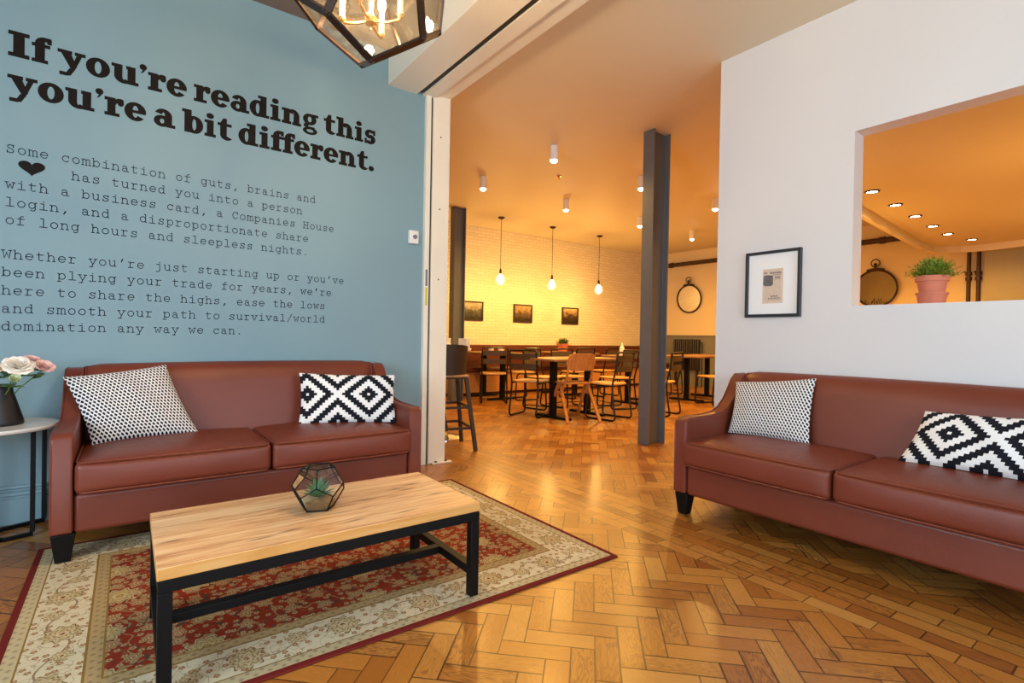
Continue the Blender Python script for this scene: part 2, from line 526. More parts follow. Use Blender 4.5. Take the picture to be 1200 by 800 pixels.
    c1 = t.mix(t.M('MULTIPLY', t.M('GREATER_THAN', t.noise(P, 85, 3), 0.54), 0.7), c1, srgb(204, 188, 150))
    c = t.mix(t.M('LESS_THAN', d1, 1.0), c, c1)
    d2, c2 = flower(0.30, 0.5, 0.030, 0.022, 6.0, ringc)
    c2 = t.mix(t.M('GREATER_THAN', t.noise(P, 110, 3), 0.54), c2, srgb(204, 188, 150))
    c = t.mix(t.M('LESS_THAN', d2, 1.0), c, c2)

    # --- guard strips with small beads
    def guard(basec):
        q = t.M('MULTIPLY', t.M('ADD', x, y), 26.0)
        q2 = t.M('MULTIPLY', t.M('SUBTRACT', x, y), 26.0)
        d = t.M('MAXIMUM', t.M('ABSOLUTE', t.M('SUBTRACT', t.M('FRACT', q), 0.5)), t.M('ABSOLUTE', t.M('SUBTRACT', t.M('FRACT', q2), 0.5)))
        return t.mix(t.M('MULTIPLY', t.M('LESS_THAN', d, 0.22), 0.38), basec, brown)

    out = f
    out = t.mix(t.M('LESS_THAN', e, 0.270), out, olive)
    out = t.mix(t.M('LESS_THAN', e, 0.264), out, guard(tan))
    out = t.mix(t.M('LESS_THAN', e, 0.226), out, olive)
    out = t.mix(t.M('LESS_THAN', e, 0.219), out, c)
    out = t.mix(t.M('LESS_THAN', e, 0.066), out, olive)
    out = t.mix(t.M('LESS_THAN', e, 0.061), out, guard(srgb(192, 176, 136)))
    out = t.mix(t.M('LESS_THAN', e, 0.024), out, srgb(108, 34, 30))
    out = t.mix(t.M('MULTIPLY', t.noise(P, 420, 2), 0.30), out, t.mix(0.5, out, srgb(60, 40, 26)))
    t.base(out)
    t.rough(0.95)
    t.b.inputs['Specular IOR Level'].default_value = 0.1
    t.bump(t.noise(P, 500, 2), 0.4, 0.004)
    return t.m


def houndstooth_mat():
    t = NT('houndstooth_fabric')
    u, v, _ = t.sep(t.coord('UV'))
    a = t.M('MULTIPLY', u, 26.0)
    b = t.M('MULTIPLY', v, 23.0)
    row = t.M('FLOOR', b)
    a = t.M('ADD', a, t.M('MULTIPLY', t.M('FLOORED_MODULO', row, 2.0), 0.5))
    fa, fb = t.M('SUBTRACT', t.M('FRACT', a), 0.5), t.M('SUBTRACT', t.M('FRACT', b), 0.5)
    body = t.M('LESS_THAN', t.M('ADD', t.M('ABSOLUTE', t.M('ADD', fa, t.M('MULTIPLY', fb, 0.18))), t.M('MULTIPLY', t.M('ABSOLUTE', fb), 0.55)), 0.36)
    t.base(t.mix(body, srgb(232, 230, 228), srgb(26, 26, 32)))
    t.rough(0.9)
    t.b.inputs['Specular IOR Level'].default_value = 0.2
    t.bump(t.noise(t.coord('UV'), 260, 2), 0.25, 0.003)
    return t.m


def diamond_mat(name, ox, oy):
    """stepped concentric diamonds on a lattice, black and white"""
    t = NT(name)
    u, v, _ = t.sep(t.coord('UV'))
    q = 0.0152
    uu = t.M('MULTIPLY', t.M('FLOOR', t.M('DIVIDE', t.M('MULTIPLY', u, 0.52), q)), q)
    vv = t.M('MULTIPLY', t.M('FLOOR', t.M('DIVIDE', t.M('MULTIPLY', v, 0.31), q)), q)
    P = 0.335
    x = t.M('DIVIDE', t.M('SUBTRACT', uu, ox), P)
    y = t.M('DIVIDE', t.M('SUBTRACT', vv, oy), P * 1.0)
    a, b = t.M('ADD', x, y), t.M('SUBTRACT', x, y)
    da = t.M('ABSOLUTE', t.M('SUBTRACT', a, t.M('ROUND', a)))
    db = t.M('ABSOLUTE', t.M('SUBTRACT', b, t.M('ROUND', b)))
    d = t.M('MULTIPLY', t.M('MAXIMUM', da, db), 2.0)
    k1 = t.rng(d, 0.06, 0.30)
    k2 = t.rng(d, 0.60, 0.86)
    blk = t.M('ADD', k1, k2)
    t.base(t.mix(blk, srgb(236, 234, 230), srgb(24, 25, 32)))
    t.rough(0.9)
    t.b.inputs['Specular IOR Level'].default_value = 0.2
    t.bump(t.noise(t.coord('UV'), 300, 2), 0.25, 0.003)
    return t.m


MAT['houndstooth'] = houndstooth_mat()


def print_mat(name, seed, tones):
    """an old landscape photograph: sky over dark broken ground"""
    t = NT(name)
    x, y, z = t.sep(t.coord('UV'))
    n = t.noise(t.vec(t.M('ADD', x, seed), y, seed), 5.0, 5, 0.65)
    s = t.M('ADD', t.M('MULTIPLY', n, 0.9), t.M('MULTIPLY', t.M('SUBTRACT', y, 0.5), 0.7))
    t.base(t.ramp(s, [(0.18, tones[0]), (0.45, tones[1]), (0.62, tones[2]), (0.85, tones[3])]))
    t.rough(0.35)
    return t.m


def clipping_mat():
    t = NT('old_newsprint')
    x, y, z = t.sep(t.coord('UV'))
    paper = t.mix(t.noise(t.coord('UV'), 6, 3), srgb(226, 208, 188), srgb(212, 190, 166))
    rows = t.M('LESS_THAN', t.M('FRACT', t.M('MULTIPLY', y, 34.0)), 0.45)
    words = t.M('GREATER_THAN', t.noise(t.vec(t.M('MULTIPLY', x, 30.0), t.M('FLOOR', t.M('MULTIPLY', y, 34.0)), 0.0), 1.0, 2), 0.45)
    inset = t.M('MULTIPLY', t.rng(x, 0.08, 0.92), t.rng(y, 0.05, 0.95))
    col = t.mix(t.M('MULTIPLY', t.M('MULTIPLY', t.M('MULTIPLY', rows, words), inset), 0.25), paper, srgb(120, 104, 92))
    t.base(col)
    t.rough(0.9)
    return t.m


# ------------------------------------------------------------------ geometry helpers
class MB:
    def __init__(self):
        self.v, self.f, self.uv = [], [], None

    def add(self, vs, fs):
        k = len(self.v)
        self.v += [tuple(p) for p in vs]
        self.f += [tuple(i + k for i in f) for f in fs]
        return self

    def box(self, x0, x1, y0, y1, z0, z1):
        vs = [(x0, y0, z0), (x1, y0, z0), (x1, y1, z0), (x0, y1, z0), (x0, y0, z1), (x1, y0, z1), (x1, y1, z1), (x0, y1, z1)]
        return self.add(vs, [(3, 2, 1, 0), (4, 5, 6, 7), (0, 1, 5, 4), (1, 2, 6, 5), (2, 3, 7, 6), (3, 0, 4, 7)])

    def hexa(self, lo, hi):
        """lo, hi: four corners each (counter-clockwise seen from above)"""
        return self.add(list(lo) + list(hi), [(3, 2, 1, 0), (4, 5, 6, 7), (0, 1, 5, 4), (1, 2, 6, 5), (2, 3, 7, 6), (3, 0, 4, 7)])

    def bar(self, a, b, w, h=None, up=(0, 0, 1)):
        """square bar from a to b"""
        a, b = Vector(a), Vector(b)
        h = h or w
        d = (b - a).normalized()
        up = Vector(up)
        if abs(d.dot(up)) > 0.95:
            up = Vector((0, 1, 0))
        s = d.cross(up).normalized()
        n = s.cross(d)
        o = [(-s * w / 2 - n * h / 2), (s * w / 2 - n * h / 2), (s * w / 2 + n * h / 2), (-s * w / 2 + n * h / 2)]
        return self.add([a + q for q in o] + [b + q for q in o], [(0, 1, 2, 3), (7, 6, 5, 4), (1, 0, 4, 5), (2, 1, 5, 6), (3, 2, 6, 7), (0, 3, 7, 4)])

    def tube(self, pts, r, seg=8, closed=False):
        pts = [Vector(p) for p in pts]
        n = len(pts)
        rings = []
        up = None
        for i, p in enumerate(pts):
            a = pts[(i - 1) % n] if (closed or i > 0) else p
            b = pts[(i + 1) % n] if (closed or i < n - 1) else p
            t = (b - a).normalized()
            if up is None:
                up = Vector((0, 0, 1)) if abs(t.z) < 0.9 else Vector((1, 0, 0))
            s = t.cross(up)
            if s.length < 1e-5:
                s = t.cross(Vector((0.3, 0.8, 0.5)))
            s.normalize()
            up = s.cross(t).normalized()
            rr = r[i] if isinstance(r, (list, tuple)) else r
            rings.append([p + s * math.cos(2 * PI * k / seg) * rr + up * math.sin(2 * PI * k / seg) * rr for k in range(seg)])
        vs = [q for ring in rings for q in ring]
        fs = []
        m = n if closed else n - 1
        for i in range(m):
            j = (i + 1) % n
            for k in range(seg):
                l = (k + 1) % seg
                fs.append((i * seg + k, i * seg + l, j * seg + l, j * seg + k))
        if not closed:
            fs.append(tuple(reversed(range(seg))))
            fs.append(tuple(range((n - 1) * seg, n * seg)))
        return self.add(vs, fs)

    def lathe(self, prof, seg=32, c=(0, 0, 0)):
        """prof: (r, z) from bottom to top; closed where r = 0"""
        vs, fs, rows = [], [], []
        for r, z in prof:
            if r < 1e-6:
                rows.append([len(vs)])
                vs.append((c[0], c[1], c[2] + z))
            else:
                rows.append(list(range(len(vs), len(vs) + seg)))
                vs += [(c[0] + r * math.cos(2 * PI * k / seg), c[1] + r * math.sin(2 * PI * k / seg), c[2] + z) for k in range(seg)]
        for a, b in zip(rows[:-1], rows[1:]):
            for k in range(seg):
                l = (k + 1) % seg
                if len(a) == 1 and len(b) == 1:
                    continue
                if len(a) == 1:
                    fs.append((a[0], b[l], b[k]))
                elif len(b) == 1:
                    fs.append((a[k], a[l], b[0]))
                else:
                    fs.append((a[k], a[l], b[l], b[k]))
        return self.add(vs, fs)

    def prism(self, poly, z0, z1, f=None):
        """poly: 2-D outline, counter-clockwise; f maps (x, y, z) to 3-D"""
        f = f or (lambda x, y, z: (x, y, z))
        n = len(poly)
        vs = [f(x, y, z0) for x, y in poly] + [f(x, y, z1) for x, y in poly]
        fs = [tuple(reversed(range(n))), tuple(range(n, 2 * n))] + [(i, (i + 1) % n, n + (i + 1) % n, n + i) for i in range(n)]
        return self.add(vs, fs)

    def sphere(self, c, r, seg=16, rings=10, sz=1.0):
        return self.lathe([(r * math.sin(PI * i / rings), -r * sz * math.cos(PI * i / rings)) for i in range(rings + 1)], seg, c)

    def shift(self, d):
        self.v = [(x + d[0], y + d[1], z + d[2]) for x, y, z in self.v]
        return self

    def build(self, name, m, parent=None, loc=None, rotz=0.0, bevel=0.0, bseg=2, smooth=35, subsurf=0):
        me = bpy.data.meshes.new(name)
        me.from_pydata(self.v, [], self.f)
        if self.uv is not None:
            l = me.uv_layers.new(name='UVMap')
            for poly in me.polygons:
                for li in poly.loop_indices:
                    l.data[li].uv = self.uv[me.loops[li].vertex_index]
        bm = bmesh.new()
        bm.from_mesh(me)
        bmesh.ops.recalc_face_normals(bm, faces=bm.faces)
        bm.to_mesh(me)
        bm.free()
        if m is not None:
            me.materials.append(m)
        o = bpy.data.objects.new(name, me)
        COL.objects.link(o)
        if parent is not None:
            o.parent = parent
        if loc is not None:
            o.location = loc
        o.rotation_euler.z = rotz
        if bevel:
            b = o.modifiers.new('edge', 'BEVEL')
            b.width, b.segments, b.limit_method, b.angle_limit = bevel, bseg, 'ANGLE', math.radians(40)
        if subsurf:
            s = o.modifiers.new('sub', 'SUBSURF')
            s.levels = s.render_levels = subsurf
        if smooth:
            me.shade_smooth()
            if smooth < 180:
                me.set_sharp_from_angle(angle=math.radians(smooth))
        return o


def thing(name, label, cat, loc=(0, 0, 0), rotz=0.0, group=None):
    o = bpy.data.objects.new(name, None)
    o.empty_display_size = 0.1
    COL.objects.link(o)
    o.location = loc
    o.rotation_euler.z = rotz
    o['label'], o['category'] = label, cat
    if group:
        o['group'] = group
    return o


def tag(o, label, cat, group=None):
    o['label'], o['category'] = label, cat
    if group:
        o['group'] = group
    return o


def struct(name, mb, m, **kw):
    o = mb.build(name, m, smooth=kw.pop('smooth', 0), **kw)
    o['kind'] = 'structure'
    return o


def dup(root, loc, rotz, label):
    r = root.copy()
    COL.objects.link(r)
    r.location, r.rotation_euler.z = loc, rotz
    r['label'] = label
    for ch in list(root.children):
        c = ch.copy()
        COL.objects.link(c)
        c.parent = r
        for g in list(ch.children):
            d = g.copy()
            COL.objects.link(d)
            d.parent = c
    return r


def arc2(cx, cy, rx, ry, a0, a1, n=12):
    return [(cx + rx * math.cos(math.radians(a0 + (a1 - a0) * i / n)), cy + ry * math.sin(math.radians(a0 + (a1 - a0) * i / n))) for i in range(n + 1)]


def round_path(pts, r, n=5):
    """polyline with rounded corners"""
    pts = [Vector(p) for p in pts]
    out = [pts[0]]
    for a, b, c in zip(pts[:-2], pts[1:-1], pts[2:]):
        d1, d2 = (a - b), (c - b)
        k = min(r, d1.length * 0.49, d2.length * 0.49)
        p, q = b + d1.normalized() * k, b + d2.normalized() * k
        for i in range(n + 1):
            s = i / n
            out.append(p * (1 - s) ** 2 + b * 2 * s * (1 - s) + q * s * s)
    out.append(pts[-1])
    return out


# ------------------------------------------------------------------ the setting
YW, XR, YB, XF = 3.635, 3.375, 7.85, 10.0        # lettered wall, hatch wall, brick wall, far wall
ZL, ZC = 3.10, 2.99                              # lounge and cafe ceilings
XL, YF = -2.6, -2.6                              # wall beside and wall behind the camera

struct('floor', MB().box(XL - .1, XF + .1, YF - .1, YB + .1, -0.06, 0), MAT['floor'])
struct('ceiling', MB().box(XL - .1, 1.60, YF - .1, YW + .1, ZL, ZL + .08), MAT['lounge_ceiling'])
struct('ceiling.001', MB().box(2.03, XF + .1, YF - .1, YB + .1, ZC, ZC + .19).box(0.9, 2.03, YW + .13, YB + .1, ZC, ZC + .19), MAT['cafe_ceiling'])
struct('wall_left', MB().box(XL - .1, 1.90, YW, YW + .13, 0, ZL), MAT['blue_wall'])
wr = MB().box(XR, XR + .125, 1.24, 2.10, 0, ZC)
wr.box(XR, XR + .125, YF, -0.35, 0, ZC).box(XR, XR + .125, -0.35, 1.24, 0, 1.22).box(XR, XR + .125, -0.35, 1.24, 2.233, ZC)
struct('wall_right', wr, MAT['white_wall'])
struct('wall_back', MB().box(0.9, XF + .1, YB, YB + .12, 0, ZC), MAT['brick'])
struct('wall_far', MB().box(XF, XF + .12, YF - .1, YB + .1, 0, ZC), MAT['cafe_wall'])
struct('wall_cafe_side', MB().box(0.9, 1.0, YW + .13, YB, 0, ZC), MAT['cafe_wall'])
# walls behind the camera, with window openings
fw = MB().box(XL - .1, -1.9, YF - .12, YF, 0, ZL).box(-.1, .8, YF - .12, YF, 0, ZL).box(2.6, XF + .1, YF - .12, YF, 0, ZL)
for a, b in ((-1.9, -.1), (.8, 2.6)):
    fw.box(a, b, YF - .12, YF, 0, .55).box(a, b, YF - .12, YF, 2.4, ZL)
struct('wall_front', fw, MAT['white_wall'])
sw = MB().box(XL - .12, XL, YF, -.6, 0, ZL).box(XL - .12, XL, 1.4, YW, 0, ZL).box(XL - .12, XL, -.6, 1.4, 0, .55).box(XL - .12, XL, -.6, 1.4, 2.4, ZL)
struct('wall_side', sw, MAT['white_wall'])


def window(n, c, along, w):
    f = MB()
    z0, z1, t = .55, 2.4, .035
    g = lambda s0, s1, d0, d1, a, b: f.box(c[0] + s0, c[0] + s1, c[1] + d0, c[1] + d1, a, b) if along == 'x' else f.box(c[0] + d0, c[0] + d1, c[1] + s0, c[1] + s1, a, b)
    for s in (-w / 2 + t, 0, w / 2 - t):
        g(s - t, s + t, -.04, .04, z0, z1)
    for z in (z0 + t, 1.5, z1 - t):
        g(-w / 2, w / 2, -.04, .04, z - t, z + t)
    o = struct('window_%d' % n, f, MAT['beam_white'])
    p = MB()
    f2 = f
    f = p
    if along == 'x':
        p.box(c[0] - w / 2, c[0] + w / 2, c[1] - .004, c[1] + .004, z0, z1)
    else:
        p.box(c[0] - .004, c[0] + .004, c[1] - w / 2, c[1] + w / 2, z0, z1)
    p.build('window_pane', MAT['glass'], o, smooth=0)


window(1, (-1.0, YF - .06), 'x', 1.8)
window(2, (1.7, YF - .06), 'x', 1.8)
window(3, (XL - .06, .4), 'y', 2.0)

# the boxed beam over the opening, its dark track groove, inner frame and the cream post
struct('trim_1', MB().box(1.52, 1.752, YF, YW, 2.845, ZL), MAT['beam_white'])
struct('trim_2', MB().box(1.752, 1.800, YF, YW - .02, 2.862, ZL), MAT['groove'])
fr = MB().box(1.800, 1.90, YF, YW + .13, 2.85, ZL).box(1.90, 2.03, YF, YW + .13, 2.875, ZL).box(2.03, 2.05, YF, YW + .13, 2.93, ZL)
struct('trim_3', fr, MAT['beam_white'])
struct('trim_4', MB().box(1.822, 1.862, YW - .03, YW, 0, 2.87), MAT['beam_white'])
struct('trim_5', MB().box(1.862, 1.882, YW - .012, YW + .05, 0, 2.87), MAT['groove'])
struct('trim_6', MB().box(1.882, 2.03, YW - .03, YW + .13, 0, 2.88), MAT['post_cream'], bevel=.004)
fp = MB().box(1.90, 2.075, YW - .07, YW - .03, 0, .012)
fpo = tag(fp.build('foot_plate', MAT['post_cream'], bevel=.003), 'small cream foot plate bolted to the floor under the cream post', 'bracket')
for bx in (1.94, 2.03):
    MB().lathe([(0, .012), (.010, .012), (.010, .020), (0, .022)], 10, (bx, YW - .05, 0)).build('bolt', MAT['groove'], fpo)
for k, z in enumerate((2.554, 1.993, 1.443)):
    o = MB().lathe([(0, 0), (.006, 0), (.006, .002), (0, .002)], 10).build('screw_hole', MAT['groove'])
    o.rotation_euler.x = PI / 2
    o.location = (1.947, YW - .0305, z)
    tag(o, ('topmost', 'middle', 'lowest')[k] + ' of the dark screw holes in the cream post', 'screw hole', 'screw holes in the post')
lb = MB().box(1.834, 1.852, YW - .0315, YW - .030, 1.385, 1.512).build('edge_label', MAT['label_grey'], smooth=0)
tag(lb, 'narrow grey sticker on the white door edge, above a yellow one', 'sticker')
lb = MB().box(1.834, 1.852, YW - .0315, YW - .030, 1.235, 1.375).build('edge_label', MAT['label_yellow'], smooth=0)
tag(lb, 'narrow yellow sticker on the white door edge', 'sticker')

# skirting on the lettered wall
sk = MB().prism([(0, 0), (.026, 0), (.026, .128), (.018, .134), (.018, .142), (.024, .148), (.022, .160), (.010, .168), (.010, .176), (.016, .182), (.012, .195), (0, .195)], XL, 1.82, lambda x, y, z: (z, YW - x, y))
struct('baseboard_left', sk, MAT['blue_wall'])
sk = MB().prism([(0, 0), (.02, 0), (.02, .13), (.008, .16), (0, .16)], -2.6, 2.10, lambda x, y, z: (XR - x, z, y))
struct('baseboard_right', sk, MAT['white_wall'])

# cafe: grey dado on the far wall, tan pier, curved dropped ceiling
struct('wall_dado', MB().box(XF - .02, XF, 2.2, YB, 0, 1.09).box(XF - .035, XF, 2.2, YB, 1.09, 1.12), MAT['dado_grey'])
struct('wall_pier', MB().box(XF - .12, XF, YF, 1.93, 0, ZC), MAT['tan_paint'])
edge = [(3.52, 1.96), (5.94, 2.13), (7.31, 2.25), (8.4, 2.33), (8.9, 2.35), (9.15, 2.33), (9.33, 2.24), (9.45, 2.10), (9.50, 1.90), (9.48, 1.65), (9.38, 1.35), (9.2, .9), (8.9, .2), (8.4, -1.0), (7.8, -2.58)]
poly = [(3.52, -2.58)] + list(reversed(edge))
struct('ceiling.002', MB().prism(poly, 2.41, 2.52), MAT['cafe_ceiling'])
lip = MB()
for a, b in zip(edge[:-1], edge[1:]):
    a_, b_ = Vector((a[0], a[1], 0)), Vector((b[0], b[1], 0))
    t_ = (b_ - a_).normalized() * .012
    n_ = Vector((-t_.y, t_.x, 0)).normalized() * .05
    lo = [a_ - t_, b_ + t_, b_ + t_ + n_, a_ - t_ + n_]
    lip.hexa([(q.x, q.y, 2.32) for q in lo], [(q.x, q.y, 2.53) for q in lo])
struct('trim_7', lip, MAT['cafe_ceiling'])

# ------------------------------------------------------------------ sofas
def cushion(mb, x0, x1, y0, y1, z0, z1, bulge=.02, r=.035, n=14):
    """soft block: rounded-box surface, crowned top and bowed front"""
    hx, hy, hz = (x1 - x0) / 2, (y1 - y0) / 2, (z1 - z0) / 2
    c = Vector(((x0 + x1) / 2, (y0 + y1) / 2, (z0 + z1) / 2))
    grid = {}
    vs, fs = [], []

    def vert(p):
        k = tuple(round(q, 6) for q in p)
        if k not in grid:
            a = Vector(p)
            core = Vector((max(-hx + r, min(hx - r, a.x)), max(-hy + r, min(hy - r, a.y)), max(-hz + r, min(hz - r, a.z))))
            d = a - core
            if d.length > 1e-9:
                q = core + d.normalized() * r
            else:
                q = a
            u, v, w = a.x / hx, a.y / hy, a.z / hz
            s = (1 - abs(u) ** 4) * (1 - abs(v) ** 4)
            q.z += bulge * s * (1 if w > 0 else -.15) * abs(w)
            q.y += (-.4 * bulge if v < 0 else 0) * (1 - abs(u) ** 4) * (1 - w ** 2) * abs(v)
            grid[k] = len(vs)
            vs.append(c + q)
        return grid[k]

    def ticks(h):
        a = [-h, -h + r * .3, -h + r * .65, -h + r]
        m = [-h + r + (2 * h - 2 * r) * i / n for i in range(1, n)]
        return a + m + [-x for x in reversed(a)]

    tx, ty, tz = ticks(hx), ticks(hy), ticks(hz)
    for ax in range(3):
        A, B, hh = ((tx, ty, hz), (ty, tz, hx), (tx, tz, hy))[ax]
        for s in (-1, 1):
            for i in range(len(A) - 1):
                for j in range(len(B) - 1):
                    q = []
                    for a, b in ((A[i], B[j]), (A[i + 1], B[j]), (A[i + 1], B[j + 1]), (A[i], B[j + 1])):
                        q.append(vert((a, b, s * hh) if ax == 0 else ((s * hh, a, b) if ax == 1 else (a, s * hh, b))))
                    if len(set(q)) >= 3:
                        fs.append(tuple(dict.fromkeys(q)))
    mb.add(vs, fs)
    return mb


def make_sofa(label, loc, rotz, rear=0.0):
    t = thing('leather_sofa', label, 'sofa', loc, rotz, 'leather sofas')
    HW, D = .853, .755
    L = MAT['leather']
    # sweeping arms, left and right, with piping along the front edge
    prof = [(0.0, .125), (0.0, .525), (.012, .545), (.035, .553), (.26, .553), (.36, .562), (.43, .588), (.49, .635), (.54, .700), (.575, .755), (.61, .786), (.66, .793), (.74, .790), (.755, .775), (.755, .125)]
    for s in (-1, 1):
        m = MB()
        x0, x1 = (-HW, -HW + .078) if s < 0 else (HW - .078, HW)
        m.prism(prof, x0, x1, lambda y, z, x: (x, y, z))
        a = m.build('armrest', L, t, bevel=.014, bseg=3, smooth=40)
        for xx in (x0 + .006, x1 - .006):
            pm = MB().tube([(xx, .004, .13), (xx, .002, .50), (xx, .006, .532), (xx, .03, .551), (xx, .26, .554), (xx, .36, .563), (xx, .43, .589), (xx, .49, .636), (xx, .54, .70), (xx, .58, .757), (xx, .62, .788), (xx, .74, .790)], .0042, 6)
            pm.build('piping', L, a)
    # back: leaning panel with a soft, slightly arched top
    b = MB()
    n = 24
    xi = HW - .080
    rows = [(.51, .30), (.535, .42), (.560, .55), (.590, .70), (.606, .765), (.618, .792), (.640, .806), (.668, .810), (.700, .806), (.722, .788), (.735, .75), (.745, .40), (.745, .15)]
    vs, fs = [], []
    for i in range(n + 1):
        x = -xi + 2 * xi * i / n
        k = 1 - (abs(x) / xi) ** 6
        for (y, z) in rows:
            zz = z + (.008 * (1 - (x / xi) ** 2) if z > .6 else 0)
            yy = y - (.018 * k * (1 if .35 < z < .78 and y < .61 else 0))
            if i in (0, n):
                yy, zz = y + (.012 if y < .65 else -.012), zz - (.012 if z > .7 else 0)
            vs.append((x, yy, zz))
    R_ = len(rows)
    for i in range(n):
        for j in range(R_ - 1):
            fs.append((i * R_ + j, i * R_ + j + 1, (i + 1) * R_ + j + 1, (i + 1) * R_ + j))
        fs.append((i * R_ + R_ - 1, i * R_, (i + 1) * R_, (i + 1) * R_ + R_ - 1))
    fs.append(tuple(range(R_)))
    fs.append(tuple(reversed(range(n * R_, (n + 1) * R_))))
    b.add(vs, fs)
    bo = b.build('backrest', L, t, smooth=60)
    for s in (-1, 1):
        pb = MB().tube([(s * (xi - .003), .52, .40), (s * (xi - .003), .585, .66), (s * (xi - .003), .612, .76), (s * (xi - .003), .64, .797), (s * (xi - .003), .70, .797)], .0042, 6)
        pb.build('piping', L, bo)
    # base with front rail
    MB().box(-HW + .078, HW - .078, .012, .745, .118, .288).build('base', L, t, bevel=.018, bseg=3)
    # two loose seat cushions with piped edges
    for s in (-1, 1):
        x0, x1 = (-HW + .084, -.004) if s < 0 else (.004, HW - .084)
        m = cushion(MB(), x0, x1, -.045, .55, .297, .430, .024, .024)
        c = m.build('seat_cushion', L, t, smooth=70)
        for z, bz in ((.427, .0), (.302, 0)):
            yq = -.041
            path = [(x0 + .004, .40, z + bz), (x0 + .004, yq + .05, z)] + [(x0 + .016 + (x1 - x0 - .032) * i / 10, yq - .006 * (1 - (2 * i / 10 - 1) ** 4), z + (.002 if z > .4 else 0)) for i in range(11)] + [(x1 - .004, yq + .05, z), (x1 - .004, .40, z + bz)]
            MB().tube(round_path(path, .03, 3), .0048, 6).build('piping', L, c)
    # tapered block feet
    for sx in (-1, 1):
        for fy in (.012, .66):
            cx = sx * (HW - .045)
            w0, w1 = .026, .041
            zf = rear if fy > .5 else 0
            lo = [(cx - w0, fy + .012, zf), (cx + w0, fy + .012, zf), (cx + w0, fy + .064, zf), (cx - w0, fy + .064, zf)]
            hi = [(cx - w1, fy, .122), (cx + w1, fy, .122), (cx + w1, fy + .08, .122), (cx - w1, fy + .08, .122)]
            MB().hexa(lo, hi).build('leg', MAT['black_leg'], t, bevel=.003)
    return t


make_sofa('chestnut leather two-seat sofa against the blue lettered wall', (.592, 2.858, 0.0078), 0, -.0076)
make_sofa('chestnut leather two-seat sofa against the white wall under the hatch', (2.555, .988, 0), -PI / 2)


# ------------------------------------------------------------------ cushions on the sofas
def pillow(name, label, corners, thick, m, nseg=26, pinch=.05):
    bl, br, tr, tl = [Vector(c) for c in corners]
    o0 = (bl + br) / 2
    nrm = (br - bl).cross(tl - bl).normalized()
    mb = MB()
    uv = []
    vs, fs = [], []
    for side in (1, -1):
        k0 = len(vs)
        for i in range(nseg + 1):
            for j in range(nseg + 1):
                u, v = i / nseg, j / nseg
                a, b = 2 * u - 1, 2 * v - 1
                # straight edges pull in between the pointed corners
                a2 = a * (1 - pinch * (1 - b * b) * abs(a))
                b2 = b * (1 - pinch * (1 - a * a) * abs(b))
                uu, vv = (a2 + 1) / 2, (b2 + 1) / 2
                p = bl * (1 - uu) * (1 - vv) + br * uu * (1 - vv) + tr * uu * vv + tl * (1 - uu) * vv
                h = (max(0, 1 - a * a) * max(0, 1 - b * b)) ** .42
                wr_ = .004 * math.sin(9 * a + 4 * b) * h
                p = p + nrm * side * (thick / 2 * h + wr_)
                vs.append(p - o0)
                uv.append((u, v))
        for i in range(nseg):
            for j in range(nseg):
                q = (k0 + i * (nseg + 1) + j, k0 + (i + 1) * (nseg + 1) + j, k0 + (i + 1) * (nseg + 1) + j + 1, k0 + i * (nseg + 1) + j + 1)
                fs.append(q if side > 0 else tuple(reversed(q)))
    mb.add(vs, fs)
    mb.uv = uv
    o = mb.build(name, m, None, o0, smooth=180)
    tag(o, label, 'cushion', 'scatter cushions on the sofas')
    return o


pillow('scatter_cushion', 'black and white houndstooth cushion at the arm of the sofa by the lettered wall',
       [(-.135, 3.19, .445), (.315, 3.26, .445), (.165, 3.42, .815), (-.258, 3.35, .765)], .13, MAT['houndstooth'])
pillow('scatter_cushion', 'oblong black and white stepped-diamond cushion on the sofa by the lettered wall',
       [(.822, 3.24, .452), (1.362, 3.04, .452), (1.372, 3.10, .745), (.845, 3.33, .758)], .10, diamond_mat('stepped_diamond_fabric', .365, .165))
pillow('scatter_cushion', 'black and white houndstooth cushion at the arm of the sofa under the hatch',
       [(2.945, 1.735, .445), (2.985, 1.285, .445), (3.125, 1.315, .80), (3.075, 1.765, .747)], .12, MAT['houndstooth'])
pillow('scatter_cushion', 'oblong black and white stepped-diamond cushion on the sofa under the hatch',
       [(2.93, .865, .450), (2.93, .345, .450), (3.07, .30, .705), (3.05, .795, .685)], .10, diamond_mat('stepped_diamond_fabric_offset', .135, .165))

# ------------------------------------------------------------------ rug
RX0, RX1, RY0, RY1 = -.318, 1.815, 1.595, 3.125
rb = MB()
rb.box(-(RX1 - RX0) / 2, (RX1 - RX0) / 2, -(RY1 - RY0) / 2, (RY1 - RY0) / 2, 0, .007)
rug = rb.build('area_rug', rug_mat((RX1 - RX0) / 2, (RY1 - RY0) / 2), None, ((RX0 + RX1) / 2, (RY0 + RY1) / 2, .0005), bevel=.003)
tag(rug, 'red and cream oriental rug with floral border under the coffee table', 'rug')

